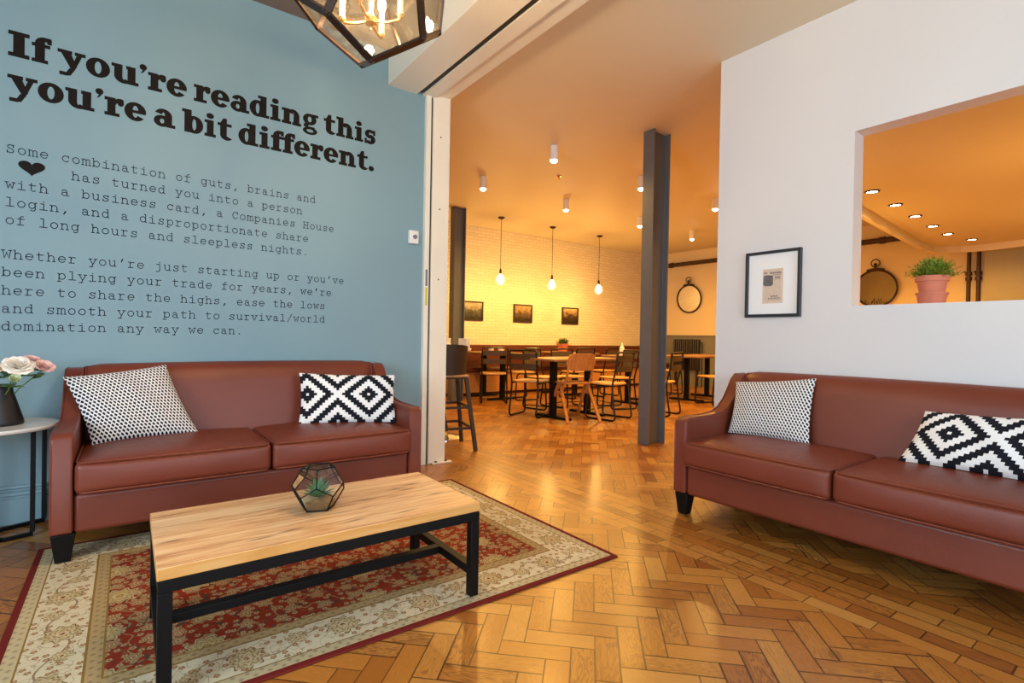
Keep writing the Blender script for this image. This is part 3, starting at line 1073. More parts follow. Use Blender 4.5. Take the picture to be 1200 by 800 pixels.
# ------------------------------------------------------------------ coffee table
t = thing('coffee_table', 'low coffee table with pine plank top and black steel frame on the rug', 'table', (.579, 1.922, .0078))
TX, TY, TZ = .513, .266, .357
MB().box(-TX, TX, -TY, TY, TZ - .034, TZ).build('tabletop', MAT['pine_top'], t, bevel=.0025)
fm = MB()
q = .0175
for s in (-1, 1):
    fm.box(-TX + .002, TX - .002, s * (TY - q) - q, s * (TY - q) + q, TZ - .069, TZ - .0345)
    fm.box(s * (TX - q - .002) - q, s * (TX - q - .002) + q, -TY + 2 * q, TY - 2 * q, TZ - .069, TZ - .0345)
fm.build('frame', MAT['black_metal'], t, bevel=.002)
for sx in (-1, 1):
    for sy in (-1, 1):
        cx, cy = sx * (TX - q - .002), sy * (TY - q)
        MB().box(cx - q, cx + q, cy - q, cy + q, 0, TZ - .069).build('leg', MAT['black_metal'], t, bevel=.002)
    MB().box(sx * (TX - q - .002) - q, sx * (TX - q - .002) + q, -TY + 2 * q, TY - 2 * q, .080, .112).build('stretcher', MAT['black_metal'], t, bevel=.002)
MB().box(-TX + 2 * q, TX - 2 * q, -.0175, .0175, .081, .111).build('stretcher', MAT['black_metal'], t, bevel=.002)


# ------------------------------------------------------------------ dodecahedra: terrarium and lantern
def dodeca():
    ph = (1 + 5 ** .5) / 2
    V = [(a, b, c) for a in (-1, 1) for b in (-1, 1) for c in (-1, 1)]
    for a in (-1, 1):
        for b in (-1, 1):
            V += [(0, a / ph, b * ph), (a / ph, b * ph, 0), (a * ph, 0, b / ph)]
    V = [Vector(v) / math.sqrt(3) for v in V]
    el = min((V[0] - v).length for v in V[1:])
    E = [(i, j) for i in range(20) for j in range(i + 1, 20) if abs((V[i] - V[j]).length - el) < 1e-5]
    # faces: five vertices most aligned with each icosahedron direction
    dirs = []
    for a in (-1, 1):
        for b in (-1, 1):
            dirs += [Vector((0, a * ph, b)), Vector((a * ph, b, 0)), Vector((a, 0, b * ph))]
    F = []
    for d in dirs:
        d = d.normalized()
        ids = sorted(range(20), key=lambda i: -V[i].dot(d))[:5]
        s = d.orthogonal().normalized()
        u = d.cross(s)
        ids.sort(key=lambda i: math.atan2(V[i].dot(u), V[i].dot(s)))
        F.append((ids, d))
    return V, E, F


def rot_align(a, b):
    return a.rotation_difference(b).to_matrix()


V0, E0, F0 = dodeca()
# terrarium: stands on one face, its top face open
R_ = .094
rotm = rot_align(F0[0][1], Vector((0, 0, -1)))
Vt = [rotm @ v * R_ for v in V0]
Ft = [(ids, rotm @ d) for ids, d in F0]
# spin so that one lower side pane faces the camera
low = [d for ids, d in Ft if -0.6 < d.z < -0.3]
want = math.atan2(0 - 1.88, 0 - .55) + math.radians(-4)
a0 = math.atan2(low[0].y, low[0].x)
spin = Matrix.Rotation(want - a0, 3, 'Z')
Vt = [spin @ v for v in Vt]
Ft = [(ids, spin @ d) for ids, d in Ft]
zb = min(v.z for v in Vt)
te = thing('glass_terrarium', 'twelve-sided glass terrarium with a succulent on the coffee table', 'terrarium', (.562, 1.925, .0078 + TZ + .003))
Vt = [v - Vector((0, 0, zb)) for v in Vt]
em = MB()
for i, j in E0:
    em.bar(Vt[i], Vt[j], .0036)
for v in Vt:
    em.sphere(v, .0024, 6, 4)
em.build('frame', MAT['black_metal'], te, smooth=0)
gm = MB()
for ids, d in Ft:
    if d.z > .9:
        continue
    gm.add([Vt[i] * .995 for i in ids], [tuple(range(5))])
gm.build('glass_panes', MAT['glass'], te, smooth=0)
bot = [ids for ids, d in Ft if d.z < -.9][0]
cen = sum((Vt[i] for i in bot), Vector()) / 5
gr = MB()
ring0 = [Vt[i] * .97 + Vector((0, 0, .0025)) for i in bot]
ring1 = [Vector((v.x * 1.26, v.y * 1.26, .034)) for v in ring0]
top = Vector((0, 0, .040))
gr.add(ring0 + ring1 + [top], [(4, 3, 2, 1, 0)] + [(i, (i + 1) % 5, 5 + (i + 1) % 5, 5 + i) for i in range(5)] + [(5 + i, 5 + (i + 1) % 5, 10) for i in range(5)])
gr.build('gravel', MAT['sandgravel'], te, smooth=0)
su = MB()
for ringi, (nn, ln, tilt) in enumerate(((8, .070, .45), (7, .072, .85), (5, .070, 1.25))):
    for k in range(nn):
        a = 2 * PI * k / nn + ringi * .4
        dirv = Vector((math.cos(a) * math.cos(tilt), math.sin(a) * math.cos(tilt), math.sin(tilt)))
        side = Vector((-math.sin(a), math.cos(a), 0))
        nrm = dirv.cross(side)
        b0 = Vector((0, 0, .040))
        pts = []
        for s, wv in ((0, .007), (.35, .010), (.7, .007), (1, .0006)):
            c_ = b0 + dirv * ln * s + Vector((0, 0, -.012 * s * s * (1.2 - tilt)))
            pts += [c_ - side * wv, c_ - nrm * wv * .5, c_ + side * wv, c_ + nrm * wv * .35]
        fs = []
        for r_ in range(3):
            for c_ in range(4):
                d_ = (c_ + 1) % 4
                fs.append((r_ * 4 + c_, r_ * 4 + d_, r_ * 4 + 4 + d_, r_ * 4 + 4 + c_))
        su.add(pts, fs)
succ = su.build('succulent', MAT['succulent'], te)

# lantern: hangs by a corner over the coffee table
LC, LR = Vector((.730, 1.921, 2.344)), .30
w = Vector((.937, -.283, .917))
rl = Matrix.Rotation(w.length, 3, w.normalized())
# same vertex order as fitted: rebuild standard vertices, then rotate
Vl = [rl @ v * LR for v in V0]
la = thing('lantern_chandelier', 'black-framed faceted glass lantern hanging above the coffee table', 'lamp', LC)
fm = MB()
for i, j in E0:
    a, b = Vl[i], Vl[j]
    out = ((a + b) / 2).normalized()
    fm.bar(a, b, .028, .010, out)
for v in Vl:
    fm.sphere(v, .011, 8, 6)
fm.build('frame', MAT['bronze'], la, smooth=0)
gm = MB()
for ids, d in F0:
    gm.add([Vl[i] * .992 for i in ids], [tuple(range(5))])
gm.build('glass_panes', MAT['glass_warm'], la, smooth=0)
hub = MB()
hz = -.150
hub.lathe([(0, hz - .036), (.006, hz - .035), (.008, hz - .028), (.004, hz - .022), (.010, hz - .016), (.022, hz - .010), (.024, hz + .012), (.012, hz + .022), (.008, hz + .03), (.007, .26), (.012, .27), (.012, .295), (0, .30)], 20)
hub.build('stem', MAT['brass'], la)
ch = MB()
zt = ZL - LC.z
for k in range(int((zt - .30) / .028)):
    z = .300 + k * .028
    pts = [(.010 * math.cos(a) if k % 2 == 0 else 0, 0 if k % 2 == 0 else .010 * math.cos(a), z + .018 + .018 * math.sin(a)) for a in [2 * PI * i / 10 for i in range(10)]]
    ch.tube(pts, .003, 5, True)
ch.build('chain', MAT['bronze'], la)
MB().lathe([(0, zt - .03), (.04, zt - .028), (.06, zt - .008), (.06, zt), (0, zt)], 24).build('ceiling_rose', MAT['bronze'], la)
for k in range(4):
    a = math.radians(48 + 90 * k)
    dx, dy = math.cos(a), math.sin(a)
    am = MB()
    am.tube([(dx * .015, dy * .015, hz), (dx * .06, dy * .06, hz - .006), (dx * .105, dy * .105, hz - .002), (dx * .115, dy * .115, hz + .012)], .0055, 8)
    arm = am.build('arm', MAT['brass'], la)
    MB().lathe([(0, hz + .006), (.010, hz + .006), (.014, hz + .014), (.013, hz + .020), (0, hz + .02)], 14, (dx * .115, dy * .115, 0)).build('cup', MAT['brass'], arm)
    MB().lathe([(0, hz + .02), (.0105, hz + .02), (.0105, hz + .105), (0, hz + .105)], 14, (dx * .115, dy * .115, 0)).build('candle_sleeve', MAT['candle'], arm)
    MB().lathe([(0, hz + .106), (.009, hz + .108), (.017, hz + .128), (.014, hz + .150), (.005, hz + .172), (0, hz + .178)], 14, (dx * .115, dy * .115, 0)).build('bulb', MAT['bulb'], arm)


def point_light(name, loc, power, color, radius=.03, parent=None):
    l = bpy.data.lights.new(name, 'POINT')
    l.energy, l.color, l.shadow_soft_size = power, color, radius
    o = bpy.data.objects.new(name, l)
    COL.objects.link(o)
    if parent:
        o.parent = parent
    o.location = loc
    return o


for k in range(4):
    a = math.radians(48 + 90 * k)
    point_light('lantern_light', (.115 * math.cos(a), .115 * math.sin(a), hz + .14), P_LANTERN, LANTERN_COL, .02, la)

def spot_light(name, loc, power, color, angle=165, radius=.04):
    l = bpy.data.lights.new(name, 'SPOT')
    l.energy, l.color, l.shadow_soft_size = power, color, radius
    l.spot_size, l.spot_blend = math.radians(angle), .6
    o = bpy.data.objects.new(name, l)
    COL.objects.link(o)
    o.location = loc
    return o


# ------------------------------------------------------------------ side table, vase, roses
t = thing('side_table', 'small round marble-topped side table with black legs beside the sofa', 'table', (-.50, 3.30, 0))
MB().lathe([(0, .535), (.226, .535), (.235, .540), (.238, .548), (.235, .556), (0, .556)], 48).build('tabletop', MAT['marble'], t)
P1, P2, P3, P4 = (.135, .075), (.035, .040), (-.09, .175), (.155, .295)
lm = .009
for (px, py) in (P1, P4, P3):
    py_ = min(py, .29)
    MB().box(px - lm, px + lm, py_ - lm, py_ + lm, 0.018, .536).build('leg', MAT['black_metal'], t, bevel=.001)
bm_ = MB()
for a, b in ((P1, P2), (P2, P3), (P3, P4)):
    bm_.bar((a[0], min(a[1], .29), .009), (b[0], min(b[1], .29), .009), .018)
bm_.build('base_frame', MAT['black_metal'], t)
VX, VY, VZ = -.478, 3.30, .5565
va = MB().lathe([(0, 0), (.086, 0), (.090, .006), (.088, .02), (.066, .10), (.052, .150), (.050, .165), (.056, .184), (.052, .184), (.046, .166), (.048, .15), (.06, .10), (.08, .02), (0, .014)], 40)
tag(va.build('vase', MAT['vase_black'], None, (VX, VY, VZ), smooth=60), 'matt black flared vase holding roses on the side table', 'vase')


def rose(label, m, c, r, layers, open_=1.0):
    base = Vector((VX, VY, VZ + .10))
    c = Vector(c)
    o = thing('rose', label, 'flower', base, 0, 'roses in the black vase')
    hd = MB()
    rnd = random.Random(len(label) * 13)
    axis = (c - (base + Vector((0, 0, -.06)))).normalized()
    axis = (axis + Vector((.05, -.75, .35))).normalized()
    q = Vector((0, 0, 1)).rotation_difference(axis)
    for li in range(layers):
        f = li / max(1, layers - 1)                # 0 heart .. 1 outermost
        cnt = (3, 4, 5, 5, 6, 6, 6)[min(li, 6)]
        L_ = r * (.55 + .55 * f)
        t0 = math.radians(88 - 42 * f * open_)
        t1 = math.radians(84 - 92 * f * open_)
        Wd = r * (.34 + .34 * f)
        for k in range(cnt):
            a0 = 2 * PI * (k + .5 * (li % 2)) / cnt + rnd.uniform(-.15, .15)
            ca, sa = math.cos(a0), math.sin(a0)
            vs, fs = [], []
            nu, nv = 6, 6
            for j in range(nv + 1):
                sv = j / nv
                tl = t0 + (t1 - t0) * sv
                ro = r * .06 * (1 + f) + L_ * sv * math.cos((t0 + tl) / 2)
                up = L_ * sv * math.sin((t0 + tl) / 2) - r * .25 * f
                wd = Wd * math.sin(PI * (.12 + .74 * sv)) ** .8
                for i in range(nu + 1):
                    tv = i / nu * 2 - 1
                    x = ro - .35 * wd * tv * tv * (1 - f * .5)
                    z = up + .22 * wd * tv * tv * (1 - sv * f) - (.12 * L_ * tv * tv if sv > .8 else 0)
                    y = wd * tv
                    p = q @ Vector((x * ca - y * sa, x * sa + y * ca, z))
                    vs.append(c + p - base)
            for j in range(nv):
                for i in range(nu):
                    fs.append((j * (nu + 1) + i, j * (nu + 1) + i + 1, (j + 1) * (nu + 1) + i + 1, (j + 1) * (nu + 1) + i))
            hd.add(vs, fs)
    b = hd.build('bloom', m, o, smooth=180)
    st = MB().tube([(c - base) * 0 + Vector((rnd.uniform(-.01, .01), 0, -.05)), (c - base) * .45 + Vector((0, 0, -.008)), c - base - axis * r * .4], .003, 6)
    st.build('stem', MAT['leaf_dark'], o)
    lf = MB()
    for k in range(9):
        a = rnd.uniform(0, 2 * PI)
        d = (Vector((math.cos(a), math.sin(a), rnd.uniform(-.2, .25)))).normalized()
        sd = d.cross(Vector((0, 0, 1))).normalized()
        p0 = c - base - axis * r * .5 + Vector((0, 0, -.020))
        L_ = r * rnd.uniform(1.1, 1.6)
        lf.add([p0, p0 + d * L_ * .5 + sd * L_ * .26, p0 + d * L_, p0 + d * L_ * .5 - sd * L_ * .26, p0 + d * L_ * .5 + Vector((0, 0, .008))], [(0, 1, 4), (1, 2, 4), (2, 3, 4), (3, 0, 4)])
    lf.build('leaves', MAT['leaf_dark'], o)
    return o


rose('large open cream rose at the centre of the black vase', MAT['petal_cream'], (-.402, 3.225, .826), .054, 6, .92)
rose('pink rose on the outer edge of the vase, nearest the sofa', MAT['petal_pink'], (-.322, 3.285, .815), .042, 6, .72)
rose('pink rose half hidden behind the large cream rose', MAT['petal_pink'], (-.372, 3.37, .840), .040, 6, .75)
rose('peach rose in the vase, cut by the picture edge', MAT['petal_peach'], (-.496, 3.22, .812), .044, 6, .85)
rose('greenish white bud low on the vase rim', MAT['petal_green'], (-.412, 3.205, .766), .032, 4, .35)

# ------------------------------------------------------------------ wall switch
t = thing('thermostat', 'small white thermostat box on the blue wall near the opening', 'thermostat', (1.733, YW, 1.698))
MB().box(-.038, .038, -.034, 0, 0, .10).build('case', MAT['white_plastic'], t, bevel=.005)
o = MB().lathe([(0, 0), (.017, 0), (.017, .006), (0, .006)], 20).build('dial', MAT['label_grey'], t)
o.rotation_euler.x = PI / 2
o.location = (.006, -.034, .052)

# ------------------------------------------------------------------ framed clipping on the hatch wall
t = thing('picture_frame', 'black frame with a newspaper clipping on the white wall by the hatch', 'picture', (XR, 1.694, 1.163))
W2, Hh, fw_ = .1785, .432, .018
fm = MB()
fm.box(-.028, 0, -W2, W2, 0, fw_ + .002).box(-.028, 0, -W2, W2, Hh - fw_, Hh).box(-.028, 0, -W2, -W2 + fw_, fw_, Hh - fw_).box(-.028, 0, W2 - fw_, W2, fw_, Hh - fw_)
fm.build('frame', MAT['frame_black'], t, bevel=.002, smooth=0)
MB().box(-.010, -.002, -W2 + fw_, W2 - fw_, fw_, Hh - fw_).build('mat_board', MAT['mat_board'], t, smooth=0)
cl = MB()
cw, c0, c1 = .066, .090, .315
cl.add([(-.0112, cw, c0), (-.0112, -cw, c0), (-.0112, -cw, c1), (-.0112, cw, c1), (-.0102, cw, c0), (-.0102, -cw, c0), (-.0102, -cw, c1), (-.0102, cw, c1)], [(0, 1, 2, 3), (4, 5, 6, 7), (0, 1, 5, 4), (1, 2, 6, 5), (2, 3, 7, 6), (3, 0, 4, 7)])
cl.uv = [(0, 0), (1, 0), (1, 1), (0, 1)] * 2
clip = cl.build('clipping', clipping_mat(), t, smooth=0)
ink = MB()
for (a, b, z0, z1) in ((.058, .034, .284, .294), (.018, -.056, .282, .294), (.000, -.056, .272, .277), (-.014, -.050, .252, .264), (-.016, -.05, .244, .248), (.012, -.036, .132, .141), (.028, -.052, .120, .127), (.03, -.05, .113, .116)):
    n_ = max(1, int(abs(a - b) / .009))
    for k in range(n_):
        y0 = a + (b - a) * k / n_
        y1 = a + (b - a) * (k + .78) / n_
        ink.box(-.0116, -.0112, min(y0, y1), max(y0, y1), z0, z1 - .002 * (k % 2))
pr = [(.062, .216), (.054, .204), (.010, .202), (-.002, .214), (-.002, .262), (.004, .272), (.056, .276), (.062, .262)]
ink2 = MB().prism(pr, -.0116, -.0112, lambda y, z, x: (x, y, z))
ink2.build('printed_picture', plain('grey_halftone', srgb(104, 100, 100), .8, noise=.75, nscale=45), t, smooth=0)
ink.build('printed_lines', plain('faded_ink', srgb(120, 108, 104), .8), t, smooth=0)


# ------------------------------------------------------------------ wall lettering
LAY = [0]


def lay():
    # every stroke a hair thicker than the last, so overlaps never coincide
    LAY[0] = (LAY[0] + 1) % 37
    return 1 + LAY[0] * .02


def ribbon(mb, pts, wd, f):
    """constant-width stroke as a thin slab; pts 2-D, f maps to 3-D"""
    n = len(pts)
    q_ = lay()
    P_ = [Vector((p[0], p[1])) for p in pts]
    closed = (P_[0] - P_[-1]).length < 1e-6
    L_, R2 = [], []
    for i in range(n):
        a = P_[i - 1] if i else (P_[-2] if closed else P_[0])
        b = P_[i + 1] if i < n - 1 else (P_[1] if closed else P_[-1])
        d1, d2 = (P_[i] - a), (b - P_[i])
        d1 = d1.normalized() if d1.length > 1e-9 else d2.normalized()
        d2 = d2.normalized() if d2.length > 1e-9 else d1
        t_ = (d1 + d2)
        t_ = t_.normalized() if t_.length > 1e-6 else d1
        nn = Vector((-t_.y, t_.x))
        k = max(.5, abs(nn.dot(Vector((-d1.y, d1.x)))))
        ext = Vector((0, 0))
        if not closed and i == 0:
            ext = -t_ * wd * .5
        if not closed and i == n - 1:
            ext = t_ * wd * .5
        L_.append(P_[i] + nn * wd / 2 / k + ext)
        R2.append(P_[i] - nn * wd / 2 / k + ext)
    vs = [f(p.x, p.y, 0) for p in L_] + [f(p.x, p.y, 0) for p in R2] + [f(p.x, p.y, q_) for p in L_] + [f(p.x, p.y, q_) for p in R2]
    fs = []
    for i in range(n - 1):
        fs += [(i, i + 1, n + i + 1, n + i), (2 * n + i, 3 * n + i, 3 * n + i + 1, 2 * n + i + 1), (i, 2 * n + i, 2 * n + i + 1, i + 1), (n + i, n + i + 1, 3 * n + i + 1, 3 * n + i)]
    mb.add(vs, fs)


A = arc2
TW = {
    'a': [A(.42, .50, .27, .22, 165, 0, 8) + [(.69, .10), (.76, .0), (.90, .0)], A(.42, .21, .28, .21, 0, 360, 16)],
    'b': [[(.05, 1.02), (.19, 1.02), (.19, 0)], A(.53, .36, .34, .36, 0, 360, 18), [(.05, 0), (.19, 0)]],
    'c': [A(.52, .36, .37, .36, 40, 322, 14), [(.82, .72), (.82, .5)]],
    'd': [[(.62, 1.02), (.78, 1.02), (.78, 0), (.93, 0)], A(.45, .36, .34, .36, 0, 360, 18)],
    'e': [[(.13, .37), (.88, .37)] + A(.5, .36, .38, .36, 0, 318, 16)],
    'f': [[(.40, 0), (.40, .80)] + A(.62, .80, .22, .22, 180, 65, 6), [(.14, .70), (.82, .70)], [(.12, 0), (.74, 0)]],
    'g': [A(.44, .37, .33, .35, 0, 360, 18), [(.93, .72), (.78, .72), (.78, -.06)] + A(.53, -.06, .25, .21, 0, -145, 7)],
    'h': [[(.05, 1.02), (.19, 1.02), (.19, 0)], A(.49, .42, .30, .30, 175, 0, 9) + [(.79, 0)], [(.04, 0), (.36, 0)], [(.63, 0), (.95, 0)]],
    'i': [[(.20, .72), (.51, .72), (.51, 0)], [(.12, 0), (.88, 0)], [(.48, .98), (.52, .98)], [(.48, .95), (.52, .95)]],
    'j': [[(.25, .72), (.64, .72), (.64, -.06)] + A(.40, -.06, .24, .21, 0, -140, 7), [(.61, .98), (.65, .98)], [(.61, .95), (.65, .95)]],
    'l': [[(.20, 1.02), (.51, 1.02), (.51, 0)], [(.12, 0), (.88, 0)]],
    'm': [[(.0, .72), (.11, .72), (.11, 0)], A(.30, .52, .20, .20, 170, 0, 7) + [(.50, 0)], A(.69, .52, .20, .20, 170, 0, 7) + [(.89, 0)], [(.0, 0), (.22, 0)], [(.42, 0), (.6, 0)], [(.8, 0), (1.0, 0)]],
    'n': [[(.05, .72), (.19, .72), (.19, 0)], A(.49, .42, .30, .30, 175, 0, 9) + [(.79, 0)], [(.04, 0), (.36, 0)], [(.63, 0), (.95, 0)]],
    'o': [A(.5, .36, .37, .36, 0, 360, 20)],
    'p': [[(.05, .72), (.19, .72), (.19, -.27)], A(.53, .36, .34, .36, 0, 360, 18), [(.04, -.27), (.42, -.27)]],
    'r': [[(.12, .72), (.34, .72), (.34, 0)], [(.12, 0), (.70, 0)], A(.66, .42, .32, .30, 170, 55, 7)],
    's': [[(.80, .57), (.72, .68), (.5, .72), (.29, .67), (.22, .55), (.31, .43), (.5, .38), (.72, .32), (.80, .19), (.73, .06), (.5, 0), (.27, .04), (.18, .15)], [(.80, .72), (.80, .52)], [(.18, 0), (.18, .2)]],
    't': [[(.34, .94), (.34, .18)] + A(.56, .18, .22, .18, 180, 330, 8), [(.12, .70), (.80, .70)]],
    'u': [[(.05, .72), (.19, .72), (.19, .27)] + A(.47, .27, .28, .27, 180, 345, 9), [(.63, .72), (.78, .72), (.78, 0), (.94, 0)]],
    'v': [[(.14, .72), (.5, 0), (.86, .72)], [(.02, .72), (.36, .72)], [(.64, .72), (.98, .72)]],
    'w': [[(.12, .72), (.29, 0), (.5, .54), (.71, 0), (.88, .72)], [(.0, .72), (.30, .72)], [(.70, .72), (1.0, .72)]],
    'y': [[(.14, .72), (.50, .04)], [(.86, .72), (.36, -.27)], [(.02, .72), (.36, .72)], [(.64, .72), (.98, .72)], [(.12, -.27), (.52, -.27)]],
    'S': [[(.80, .73), (.70, .90), (.5, .95), (.28, .89), (.20, .72), (.30, .56), (.5, .49), (.73, .41), (.83, .24), (.73, .05), (.5, 0), (.26, .06), (.17, .22)], [(.80, .95), (.80, .66)], [(.17, 0), (.17, .28)]],
    'C': [A(.52, .475, .39, .475, 38, 320, 16), [(.85, .95), (.85, .64)]],
    'H': [[(.18, 0), (.18, .95)], [(.82, 0), (.82, .95)], [(.18, .49), (.82, .49)], [(.03, 0), (.36, 0)], [(.03, .95), (.36, .95)], [(.64, 0), (.97, 0)], [(.64, .95), (.97, .95)]],
    'W': [[(.10, .95), (.26, 0), (.5, .72), (.74, 0), (.90, .95)], [(-.02, .95), (.30, .95)], [(.70, .95), (1.02, .95)]],
    ',': [[(.58, .12), (.38, -.18)], [(.52, .12), (.38, -.18)]],
    '.': [[(.47, .05), (.53, .05)], [(.47, .02), (.53, .02)]],
    "'": [[(.58, 1.0), (.42, .66)], [(.52, 1.0), (.42, .66)]],
    '/': [[(.14, -.12), (.86, 1.08)]],
}
ADV = .0424
T_ = .0012
paras = [
    ('wall_lettering', 'upper block of typewriter lettering, about guts and brains, on the blue wall',
     [(1.89, 'Some combination of guts, brains and'), (1.80, '      has turned you into a person'), (1.71, 'with a business card, a Companies House'), (1.62, 'login, and a disproportionate share'), (1.53, 'of long hours and sleepless nights.')], -.512),
    ('wall_lettering', 'lower block of typewriter lettering, about starting up, on the blue wall',
     [(1.355, "Whether you're just starting up or you've"), (1.265, "been plying your trade for years, we're"), (1.172, 'here to share the highs, ease the lows'), (1.080, 'and smooth your path to survival/world'), (.990, 'domination any way we can.')], -.522)]
for name, label, lines, x0 in paras:
    z_ = lines[-1][0]
    t = thing(name, label, 'lettering', (x0, YW, z_), 0, 'lettering on the blue wall')
    for z, s in lines:
        mb = MB()
        for k, chh in enumerate(s + ' '):
            if chh == ' ':
                if mb.v:
                    mb.build('lettering_word', MAT['ink'], t, smooth=0)
                mb = MB()
                continue
            for st in TW[chh]:
                ribbon(mb, st, .125 if chh in ",.'" else .096, lambda x, y, d, k=k, z=z: ((k + .08 + x * .86) * ADV, -T_ * d, z - z_ + y * ADV))


# heavy slab-serif heading, one x-height = 1
def sector(mb, f, c, ro, ri, a0, a1, ci=None, n=20):
    ci = ci or c
    o_ = A(c[0], c[1], ro[0], ro[1], a0, a1, n)
    i_ = A(ci[0], ci[1], ri[0], ri[1], a0, a1, n)
    q_ = lay()
    vs = [f(x, y, 0) for x, y in o_ + i_] + [f(x, y, q_) for x, y in o_ + i_]
    m = n + 1
    fs = []
    for k in range(n):
        fs += [(k, m + k, m + k + 1, k + 1), (2 * m + k, 2 * m + k + 1, 3 * m + k + 1, 3 * m + k), (k, k + 1, 2 * m + k + 1, 2 * m + k), (m + k + 1, m + k, 3 * m + k, 3 * m + k + 1)]
    fs += [(0, 2 * m, 3 * m, m), (n, m + n, 3 * m + n, 2 * m + n)]
    mb.add(vs, fs)


SL = {
    'I': (.82, [('R', 0, 0, .78, .2), ('R', 0, 1.08, .78, 1.28), ('R', .18, 0, .60, 1.28)]),
    'f': (.66, [('R', .12, 0, .50, 1.0), ('R', 0, 0, .62, .18), ('R', 0, .80, .70, .98), ('S', (.50, .98), (.38, .36), (.0, .16), 180, 80), ('R', .50, 1.12, .74, 1.34), ('R', .58, 1.02, .76, 1.3)]),
    'y': (1.06, [('R', -.02, .82, .56, 1.0), ('R', .66, .82, 1.10, 1.0), ('P', [(.08, .9), (.50, .9), (.76, .22), (.58, -.06)]), ('P', [(.76, .9), (.98, .9), (.66, .0), (.48, .02)]), ('P', [(.46, .10), (.68, .06), (.50, -.30), (.26, -.30)]), ('R', .06, -.34, .40, -.15)]),
    'o': (1.06, [('S', (.52, .5), (.51, .525), (.14, .33), 0, 360)]),
    'u': (1.16, [('R', -.02, .82, .44, 1.0), ('R', .10, .30, .46, 1.0), ('S', (.52, .36), (.42, .38), (.06, .17), 180, 320), ('R', .62, .82, 1.02, 1.0), ('R', .68, 0, 1.04, 1.0), ('R', .70, 0, 1.18, .18)]),
    "'": (.36, [('S', (.18, 1.17), (.17, .17), (.001, .001), 0, 360), ('P', [(.18, 1.02), (.35, 1.17), (.20, .88), (.06, .80)])]),
    'r': (.82, [('R', 0, .82, .40, 1.0), ('R', .12, 0, .48, 1.0), ('R', 0, 0, .66, .18), ('S', (.68, .58), (.34, .44), (.2, .2), 60, 165), ('S', (.70, .78), (.15, .18), (.001, .001), 0, 360)]),
    'e': (1.0, [('S', (.5, .5), (.5, .525), (.13, .33), 0, 322), ('R', .2, .42, .98, .58)]),
    'a': (1.02, [('S', (.46, .62), (.42, .40), (.07, .20), 0, 160), ('R', .53, .14, .88, .66), ('S', (.40, .31), (.40, .33), (.10, .14), 0, 360), ('R', .60, 0, 1.04, .18)]),
    'd': (1.14, [('S', (.45, .5), (.46, .525), (.10, .33), 0, 360), ('R', .60, 0, .96, 1.34), ('R', .46, 1.16, .96, 1.34), ('R', .62, 0, 1.12, .18)]),
    'i': (.64, [('R', 0, .82, .48, 1.0), ('R', .12, 0, .48, 1.0), ('R', 0, 0, .60, .18), ('S', (.29, 1.25), (.20, .17), (.001, .001), 0, 360)]),
    'n': (1.24, [('R', 0, .82, .46, 1.0), ('R', .12, 0, .48, 1.0), ('R', 0, 0, .58, .18), ('S', (.68, .58), (.40, .44), (.04, .21), 0, 150), ('R', .72, 0, 1.08, .62), ('R', .64, 0, 1.20, .18)]),
    'g': (1.02, [('S', (.45, .64), (.43, .38), (.12, .19), 0, 360), ('R', .62, .84, 1.0, 1.02), ('P', [(.10, .34), (.40, .26), (.30, .02), (.06, .14)]), ('S', (.48, -.12), (.46, .26), (.22, .10), 0, 360), ('R', .2, .0, .78, .16)]),
    't': (.80, [('P', [(.14, .98), (.50, .98), (.50, 1.30), (.30, 1.30)]), ('R', 0, .82, .76, 1.0), ('R', .14, .26, .50, .98), ('S', (.50, .30), (.36, .325), (.0, .12), 180, 325)]),
    'h': (1.24, [('R', 0, 1.16, .46, 1.34), ('R', .12, 0, .48, 1.34), ('R', 0, 0, .58, .18), ('S', (.68, .58), (.40, .44), (.04, .21), 0, 150), ('R', .72, 0, 1.08, .62), ('R', .64, 0, 1.20, .18)]),
    's': (.86, [('S', (.42, .70), (.38, .32), (.08, .12), 25, 275), ('S', (.42, .32), (.40, .345), (.06, .14), 205, 455), ('R', .64, .64, .80, 1.0), ('R', .03, 0, .19, .36)]),
    'b': (1.10, [('R', 0, 1.16, .46, 1.34), ('R', .12, 0, .48, 1.34), ('S', (.62, .5), (.46, .525), (.10, .33), 0, 360)]),
    '.': (.42, [('S', (.20, .18), (.20, .185), (.001, .001), 0, 360)]),
    ' ': (.30, []),
}


def heading_line(s, width, zz, zref, parent):
    XH = .100
    total, pos = 0, []
    for c in s:
        pos.append(total)
        total += SL[c][0] + (.04 if c != ' ' else 0)
    sx = width / (total - .04)
    mb = MB()
    for c, p in list(zip(s, pos)) + [(' ', 0)]:
        if c == ' ':
            mb.build('lettering_word', MAT['vinyl'], parent, smooth=0)
            mb = MB()
            continue
        f = lambda x, y, d, p=p: ((p + x) * sx, -T_ * d, zz - zref + y * XH)
        for q in SL[c][1]:
            if q[0] == 'R':
                mb.prism([(q[1], q[2]), (q[3], q[2]), (q[3], q[4]), (q[1], q[4])], 0, lay(), f)
            elif q[0] == 'P':
                mb.prism(q[1], 0, lay(), f)
            else:
                sector(mb, f, q[1], q[2], q[3], q[4], q[5])


